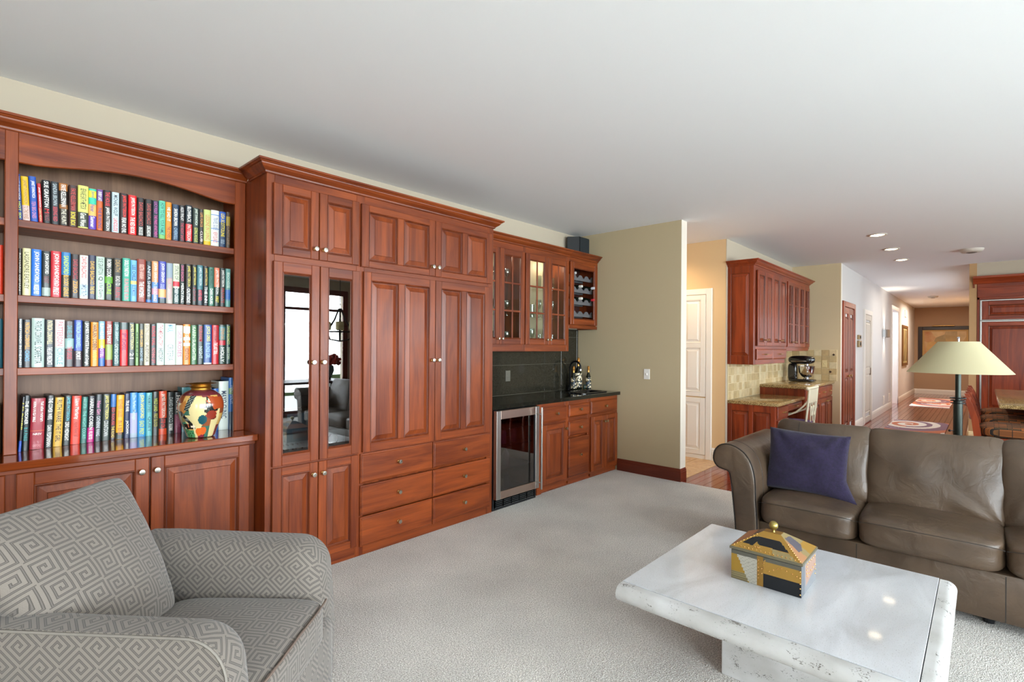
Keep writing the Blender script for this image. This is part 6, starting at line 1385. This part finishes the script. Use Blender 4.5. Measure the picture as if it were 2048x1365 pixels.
# ------------------------------------------------------------------ built-in refrigerator and surround
FR = FY(10.86)
rf = thing('panelled_refrigerator', 'tall cherry-panelled built-in refrigerator with steel trim by the hall', 'refrigerator', (11.1, -.4, 0))
bm = NB(); box(bm, 10.885, -.98, .06, 11.55, .04, 2.20); finish('body', bm, M('dark_steel', '4a4a4c', .4, .6), rf)
def rpanel(z0, z1, inner=True):
    bm = NB()
    for a, b, c, d in ((.018, .038, z0, z1), (-.98, -.96, z0, z1), (-.96, .018, z1 - .02, z1), (-.96, .018, z0, z0 + .012)): fbox(bm, FR, a, b, c, d, -.02, .012, .003)
    o = finish('steel_trim', bm, STEEL, rf)
    door(FR, -.958, .016, z0 + .014, z1 - .022, rf, mat=WK, matr=WKY, sw=.075, rw=.06, n=-.012, name='door_panel')
rpanel(1.885, 2.205); rpanel(.455, 1.880); rpanel(.07, .445)
rs = thing('refrigerator_surround', 'cherry surround with crown molding framing the built-in refrigerator', 'cabinet', (11.2, -.5, 0))
bm = NB(); fbox(bm, FR, .042, .073, 0, 2.26, -.02, .004, .003); finish('side_stile', bm, WK, rs)
bm = NB(); fbox(bm, FR, -1.2, .073, 2.21, 2.46, -.02, .004, .003); finish('frieze', bm, WKY, rs)
bm = NB(); fbox(bm, FR, -1.10, .07, 2.245, 2.40, .004, .012, .004); finish('frieze_panel', bm, WKY, rs)
bm = NB(); fbox(bm, FR, -1.2, -.985, 0, 2.21, -.02, .004, .003); finish('side_stile', bm, WK, rs)
bm = NB(); sweep(bm, [(10.860, .120), (10.856, .120), (10.856, -1.2)][1:], [(0, 2.455), (.012, 2.46), (.02, 2.48), (.04, 2.52), (.07, 2.545), (.075, 2.575), (0, 2.575)]); finish('crown_molding', bm, WKY, rs)
for i in range(5):
    bm = NB(); box(bm, 10.845, .100, 2.40 + i * .012, 10.86, .118, 2.41 + i * .012); finish('corner_bead', bm, WK, rs)
# ------------------------------------------------------------------ island, stools
isl = thing('kitchen_island', 'granite-topped kitchen island whose corner shows behind the lampshade', 'island', (7.6, -.9, 0))
bm = NB(); box(bm, 6.364, -1.35, .895, 8.855, -.109, .932, .008); finish('granite_top', bm, GRANG, isl, 40)
bm = NB(); box(bm, 6.72, -1.30, 0, 8.80, -.50, .895, .004); finish('base', bm, WK, isl)
STF, nt, p = nodes('stool_fabric'); MATS['stool_fabric'] = STF
tc = nn(nt, 'ShaderNodeTexCoord'); bk_ = nn(nt, 'ShaderNodeTexBrick'); bk_.inputs['Scale'].default_value = 12; bk_.inputs['Color1'].default_value = (*lin('b8682a'), 1); bk_.inputs['Color2'].default_value = (*lin('4a3c20'), 1); bk_.inputs['Mortar'].default_value = (*lin('2a2018'), 1)
bk_.inputs['Brick Width'].default_value = 1.0; bk_.inputs['Row Height'].default_value = .22; bk_.inputs['Mortar Size'].default_value = .03; bk_.offset = .37
ns_ = nn(nt, 'ShaderNodeTexNoise'); ns_.inputs['Scale'].default_value = 9; link(nt, tc, 'Object', ns_, 'Vector')
mpx = nn(nt, 'ShaderNodeMapping'); link(nt, tc, 'Object', mpx, 0); mpx.inputs['Rotation'].default_value = (0, 0, radians(90)); link(nt, mpx, 0, bk_, 'Vector')
wvs = nn(nt, 'ShaderNodeTexWave'); wvs.inputs['Scale'].default_value = 60; link(nt, tc, 'Object', wvs, 'Vector')
mxa = nn(nt, 'ShaderNodeMix', data_type='RGBA', blend_type='MULTIPLY'); mxa.inputs['Factor'].default_value = .5; link(nt, bk_, 'Color', mxa, 'A'); link(nt, wvs, 'Color', mxa, 'B'); link(nt, mxa, 'Result', p, 'Base Color'); p.inputs['Roughness'].default_value = .9
def stool(x, lab):
    y = 0.03; t = thing('counter_stool', lab, 'stool', (x + .25, y - .22, 0), group='counter stools at the island')
    for xa in (x, x + .44):
        bm = NB(); pts = [(xa, y - .02, 0), (xa, y - .005, .30), (xa, y, .64), (xa, y + .02, .80), (xa, y + .055, .93), (xa, y + .085, 1.0)]
        R = []
        for (a, b, c), wd in zip(pts, (.016, .02, .026, .024, .02, .016)): R.append([bm.verts.new((a + sx * .016, b + sy * wd, c)) for sx, sy in ((-1, -1), (1, -1), (1, 1), (-1, 1))])
        ring_faces(bm, R); bm.faces.new(R[0][::-1]); bm.faces.new(R[-1]); finish('rear_leg', bm, WK, t, 40)
        bm = NB(); box(bm, xa - .017, y - .46, 0, xa + .017, y - .425, .64, .003); finish('leg', bm, WK, t)
    for z, dy in ((.94, .062), (.82, .025)):
        bm = NB(); R = []
        for k in range(9):
            s = -1 + k / 4; R.append([bm.verts.new((x + .22 + s * .205, y + dy + .03 * (1 - s * s) + sy * .010, z + sz * .028)) for sy, sz in ((-1, -1), (1, -1), (1, 1), (-1, 1))])
        ring_faces(bm, R); bm.faces.new(R[0][::-1]); bm.faces.new(R[-1]); finish('back_slat', bm, WKX, t, 40)
    bm = NB(); box(bm, x - .015, y - .455, .60, x + .455, y + .01, .65, .004); finish('seat_rail', bm, WKX, t)
    bm = NB(); softbox(bm, (x + .22, y - .225, .70), (.232, .222, .052), 5, 8, puff=(0, 0, .012)); finish('seat', bm, STF, t, 60)
    for yy in (y - .44, y - .01):
        bm = NB(); box(bm, x + .015, yy - .01, .22, x + .425, yy + .01, .25, .003); finish('stretcher', bm, WKX, t)
    return t
stool(6.17, 'nearest cherry counter stool, its striped orange and brown seat in view')
stool(6.95, 'middle cherry counter stool, only its bent back post showing')
stool(7.72, 'farthest cherry counter stool, its back top just above the others')

# ------------------------------------------------------------------ hall: rugs, pictures, lights
def rug(lab, x0, x1, y0, y1, seed):
    bm = NB(); n = 90; m_ = 50; G = [[bm.verts.new((x0 + (x1 - x0) * i / n, y0 + (y1 - y0) * j / m_, .012)) for j in range(m_ + 1)] for i in range(n + 1)]
    for i in range(n):
        for j in range(m_): bm.faces.new((G[i][j], G[i + 1][j], G[i + 1][j + 1], G[i][j + 1]))
    e = [G[i][0] for i in range(n + 1)] + [G[n][j] for j in range(1, m_ + 1)] + [G[i][m_] for i in range(n - 1, -1, -1)] + [G[0][j] for j in range(m_ - 1, 0, -1)]
    lo = [bm.verts.new((v.co.x, v.co.y, .001)) for v in e]
    for i in range(len(e)): bm.faces.new((e[i], e[(i + 1) % len(e)], lo[(i + 1) % len(e)], lo[i]))
    o = finish('swirl_rug', bm, MATS.get('rug_paint') or attr_mat('rug_paint', .95, bump=.4, bscale=120), loc=((x0 + x1) / 2, (y0 + y1) / 2, 0)); tag(o, lab, 'rug', 'swirl rugs along the hall')
    X, Y = (x1 - x0) / 2, (y1 - y0) / 2
    def fn(c, n):
        for cx, cy, sg in ((X * .25, Y * .35, 1), (-X * .9, -Y * .75, -1)) if seed == 1 else ((X * .35, Y * .30, 1), (-X * .25, -Y * .35, -1)):
            dx, dy = (c.x - cx) * .62, c.y - cy; r = sqrt(dx * dx + dy * dy); a = atan2(dy, dx) * sg
            if r < (.50 if seed == 1 else .36):
                s = (r / .20 - a / (2 * pi)) % 1
                if r < .05: return 'c87858'
                k = r / .20 - a / (2 * pi)
                return 'e8ddd4' if s < .55 else ('c87858' if k < 1.4 else '8a6a7a')
            if r < (.62 if seed == 1 else .46): return '8a6a7a'
            if r < (.78 if seed == 1 else .58): return 'c87858'
        return 'e8ddd4'
    paint(o, fn); return o
rug('nearer hall rug with cream, violet and orange swirl', 11.23, 12.86, .47, 1.30, 1)
rug('far hall rug with double swirl near the end wall', 16.3, 19.2, .59, 1.37, 2)
def picture(F, u0, u1, z0, z1, lab, frame, fw_, mat_mat, cols, cat_='picture'):
    t = thing('framed_picture', lab, cat_, F.p((u0 + u1) / 2, z0, 0))
    bm = NB()
    for a, b, c, d in ((u0, u0 + fw_, z0, z1), (u1 - fw_, u1, z0, z1), (u0 + fw_, u1 - fw_, z0, z0 + fw_), (u0 + fw_, u1 - fw_, z1 - fw_, z1)): fbox(bm, F, a, b, c, d, .001, .035, .006)
    finish('frame', bm, frame, t)
    bm = NB(); fbox(bm, F, u0 + fw_, u1 - fw_, z0 + fw_, z1 - fw_, .004, .016, 0); finish('mount', bm, mat_mat, t)
    b2 = fw_ + .05; bm = NB(); fbox(bm, F, u0 + b2, u1 - b2, z0 + b2, z1 - b2, .016, .018, 0); finish('painting', bm, speckle('painting_' + str(len(MATS)), cols, 3.0, .5, scale2=2.2), t); return t
FE2 = FY(21.3)
pe = picture(FE2, .10 + .12, 1.56, 1.02, 2.17, 'big dark-framed abstract painting with its own lamp on the hall end wall', M('dark_frame', '2a1c16', .4), .11, M('ochre_mount', 'c09a60', .7), ['a87840', 'c8a060', '9a8458', 'd0b080', 'b06a30'])
bm = NB(); tube(bm, [FE2.p(.66, 2.19, .12), FE2.p(1.20, 2.19, .12)], .018, 8); tube(bm, [FE2.p(.93, 2.19, .12), FE2.p(.93, 2.17, .02)], .008, 6); finish('picture_lamp', bm, BRASS, pe, 50)
picture(FX(1.66), 17.75, 19.0, .97, 2.11, 'gilt-framed tall picture on the hall side wall past the doorway', M('gilt_frame', '8a6238', .35, .5), .08, M('olive_mount', 'a89868', .7), ['3a3428', '7a6a48', 'a08a58', '54483a'])
F = FX(1.66)
sc = thing('wall_sconce', 'steel half-shell wall sconce lighting the white hall wall', 'lamp', (14.3, 1.6, 1.70))
bm = NB(); R = []
for z in (1.70, 1.87):
    R.append([bm.verts.new((14.30 - .32 * cos(pi * k / 16), 1.655 - .10 * sin(pi * k / 16), z)) for k in range(17)] + [bm.verts.new((14.30 + .31 * cos(pi * k / 16), 1.655 - .092 * sin(pi * k / 16), z)) for k in range(17)])
ring_faces(bm, R); finish('shell', bm, M('sconce_steel', '9a9a98', .35, .8), sc, 50)
bm = NB(); fbox(bm, F, 14.2, 14.4, 1.76, 1.80, .001, .03, .002); finish('mounting_plate', bm, STEEL, sc)
lamp('sconce_light', 'SPOT', (14.30, 1.60, 1.80), 34, (1, .86, .68), (radians(180), 0, 0), spot=radians(85), blend=1, radius=.03)
lamp('sconce_light', 'SPOT', (14.30, 1.60, 1.77), 26, (1, .86, .68), (0, 0, 0), spot=radians(85), blend=1, radius=.03)
def wallbox(nm, lab, cat_, a, b, c, d, dep, mat, extra=None):
    t = thing(nm, lab, cat_, ((a + b) / 2, 1.63, c)); bm = NB(); fbox(bm, F, a, b, c, d, .001, dep, .004); finish('case', bm, mat, t)
    if extra:
        bm = NB(); fbox(bm, F, *extra, dep, dep + .012, .002); finish('button', bm, M('device_dark', '4a4438', .4), t)
OLD = M('aged_brass_plate', '9a8460', .35, .6)
wallbox('thermostat', 'upper brass thermostat beside the cherry hall door', 'thermostat', 10.93, 11.16, 1.60, 1.68, .03, OLD, (11.02, 11.08, 1.62, 1.66))
wallbox('intercom', 'lower brass intercom box under the thermostat', 'intercom', 10.92, 11.18, 1.46, 1.58, .035, OLD, (11.0, 11.06, 1.49, 1.55))
for i, (a, b) in enumerate(((14.15, 14.42), (15.08, 15.38))):
    t = thing('return_vent', ['first white vent grille low on the hall wall', 'second white vent grille, next to the doorway'][i], 'vent', ((a + b) / 2, 1.65, .17), group='vents low on the hall wall')
    bm = NB(); fbox(bm, F, a, b, .17, .37, .001, .008, .002); finish('plate', bm, TRIMW, t)
    for k in range(6):
        bm = NB(); fbox(bm, F, a + .03, b - .03, .19 + k * .028, .203 + k * .028, .008, .014, .001); finish('slat', bm, TRIMW, t)
wallbox('alarm_box', 'small white box high on the hall wall by the gilt picture', 'alarm', 18.4, 18.75, 2.36, 2.56, .03, TRIMW)
# recessed ceiling lights
def downlight(x, y, lab, r=.095):
    t = thing('recessed_light', lab, 'light', (x, y, CZ - .012), group='recessed lights over the kitchen')
    bm = NB(); lathe(bm, [(r * .74, -.004), (r * .80, -.010), (r, -.006), (r * 1.02, -.0005), (r * .74, -.0005)], (x, y, CZ), seg=32, cap=False); finish('trim_ring', bm, M('downlight_ring', 'c8c0b4', .4), t, 60)
    bm = NB(); lathe(bm, [(r * .72, -.003), (r * .5, -.009), (.01, -.012)], (x, y, CZ), seg=24); finish('bulb', bm, M('lit_bulb', 'ffffff', .5, emit='ffe8c4', estr=14), t, 60)
    lamp('downlight', 'SPOT', (x, y, CZ - .03), 46, (1, .84, .66), (0, 0, 0), spot=radians(125), blend=.9, radius=.06)
for i, (x, y) in enumerate(((7.42, .93), (8.58, .92), (9.70, .915))): downlight(x, y, ['nearest', 'middle', 'farthest'][i] + ' of the three lit recessed lights in the kitchen ceiling')
lamp('hall_fill', 'AREA', (13.2, .9, CZ - .06), 12, (1, .9, .76), (0, 0, 0), 1.6, .5); lamp('hall_fill', 'AREA', (18.5, .9, CZ - .06), 60, (1, .88, .74), (0, 0, 0), 1.6, .5)  # area lamps added under the hall ceiling, without fixtures, to brighten it
lamp('alcove_light', 'SPOT', (5.95, 3.05, CZ - .05), 42, (1, .74, .46), (0, 0, 0), spot=radians(150), blend=.8, radius=.08)
lamp('side_room_daylight', 'AREA', (16.4, 2.6, CZ - .1), 50, DAY, (0, 0, 0), 1.2, .6)
t = thing('recessed_light', 'warm recessed light in the alcove ceiling behind the stub wall', 'light', (5.95, 3.05, CZ - .012))
bm = NB(); lathe(bm, [(.07, -.003), (.05, -.009), (.01, -.012)], (5.95, 3.05, CZ), seg=24); finish('bulb', bm, MATS['lit_bulb'], t, 60)
def detector(x, y, r, lab):
    t = thing('smoke_detector', lab, 'detector', (x, y, CZ - .04)); bm = NB(); lathe(bm, [(r * .5, -.045), (r * .8, -.04), (r * .95, -.02), (r, -.0005)], (x, y, CZ), seg=28); finish('case', bm, M('detector_white', 'c8c0b4', .5), t, 40)
    bm = NB(); lathe(bm, [(r * .3, -.052), (r * .45, -.045)], (x, y, CZ), seg=20); finish('sensor', bm, M('detector_grey', '6a6660', .5), t, 40)
detector(9.30, .12, .13, 'round smoke detector on the ceiling in front of the refrigerator')
detector(16.8, .94, .11, 'small round detector on the hall ceiling')

# ------------------------------------------------------------------ things behind the camera, seen as reflections in the glass doors
chn = thing('chandelier', 'iron chandelier with cream drum candles, mirrored in the tall glass doors', 'chandelier', (4.40, -1.85, 1.5))
IRON = M('dark_iron', '2c261f', .45, .6); cx, cy = 4.40, -1.85
bm = NB(); tube(bm, [(cx, cy, 2.05), (cx, cy, CZ - .02)], .006, 6); finish('chain', bm, IRON, chn); bm = NB(); lathe(bm, [(.06, -.03), (.06, -.001)], (cx, cy, CZ)); finish('ceiling_cup', bm, IRON, chn, 40)
bm = NB(); tube(bm, [(cx + .24 * cos(2 * pi * k / 32), cy + .24 * sin(2 * pi * k / 32), 1.66) for k in range(33)], .008, 6); finish('ring', bm, IRON, chn, 60)
for k in range(6):
    a = 2 * pi * k / 6; d = Vector((cos(a), sin(a), 0)); c0 = Vector((cx, cy, 0))
    bm = NB(); tube(bm, [c0 + d * .02 + Vector((0, 0, 2.05)), c0 + d * .10 + Vector((0, 0, 1.86)), c0 + d * .24 + Vector((0, 0, 1.66)), c0 + d * .18 + Vector((0, 0, 1.53)), c0 + Vector((0, 0, 1.50))], .012, 6); finish('arm', bm, IRON, chn, 60)
    bm = NB(); lathe(bm, [(.062, 0), (.062, .13), (.055, .13), (.055, .01)], c0 + d * .24 + Vector((0, 0, 1.69)), seg=16); finish('candle_shade', bm, M('cream_candle', 'e8d8a0', .6), chn, 50)
dt = thing('side_table', 'dark wood table by the rear windows', 'table', (4.35, -3.2, 0))
bm = NB(); box(bm, 3.4, -3.6, .72, 5.2, -2.8, .76, .005); finish('table_top', bm, M('dark_wood', '2c1a12', .35), dt)
for x, y in ((3.45, -3.55), (5.15, -3.55), (3.45, -2.85), (5.15, -2.85)):
    bm = NB(); box(bm, x - .03, y - .03, 0, x + .03, y + .03, .72); finish('leg', bm, MATS['dark_wood'], dt)
fv = thing('flower_vase', 'dark urn of red autumn flowers on the dark table', 'vase', (4.9, -3.2, .761))
bm = NB(); lathe(bm, [(.06, 0), (.05, .02), (.11, .18), (.10, .26), (.06, .30), (.09, .34)], (4.9, -3.2, .761), seg=20); finish('urn', bm, M('urn', '1c1614', .4), fv, 50)
bm = NB(); random.seed(4)
for k in range(60):
    a = random.random() * 6.28; r = random.random() ** .5 * .22; ball(bm, (4.9 + cos(a) * r, -3.2 + sin(a) * r, 1.13 + random.uniform(0, .16) - r * .3), .035, 6)
tag(finish('flowers', bm, M('red_flowers', 'a02c1c', .8, var=.3, vscale=20), fv, 80), kind='stuff')
tl2 = thing('table_lamp', 'table lamp with white shade on the dark table', 'lamp', (3.75, -3.2, .761))
bm = NB(); lathe(bm, [(.09, 0), (.03, .03), (.10, .18), (.03, .30), (.015, .40)], (3.75, -3.2, .761), seg=20); finish('base', bm, M('lamp_base', '6a5a48', .5), tl2, 50)
bm = NB(); lathe(bm, [(.22, .36), (.12, .60), (.118, .60), (.218, .36)], (3.75, -3.2, .761), seg=28, cap=False); finish('lamp_shade', bm, SH, tl2, 60)
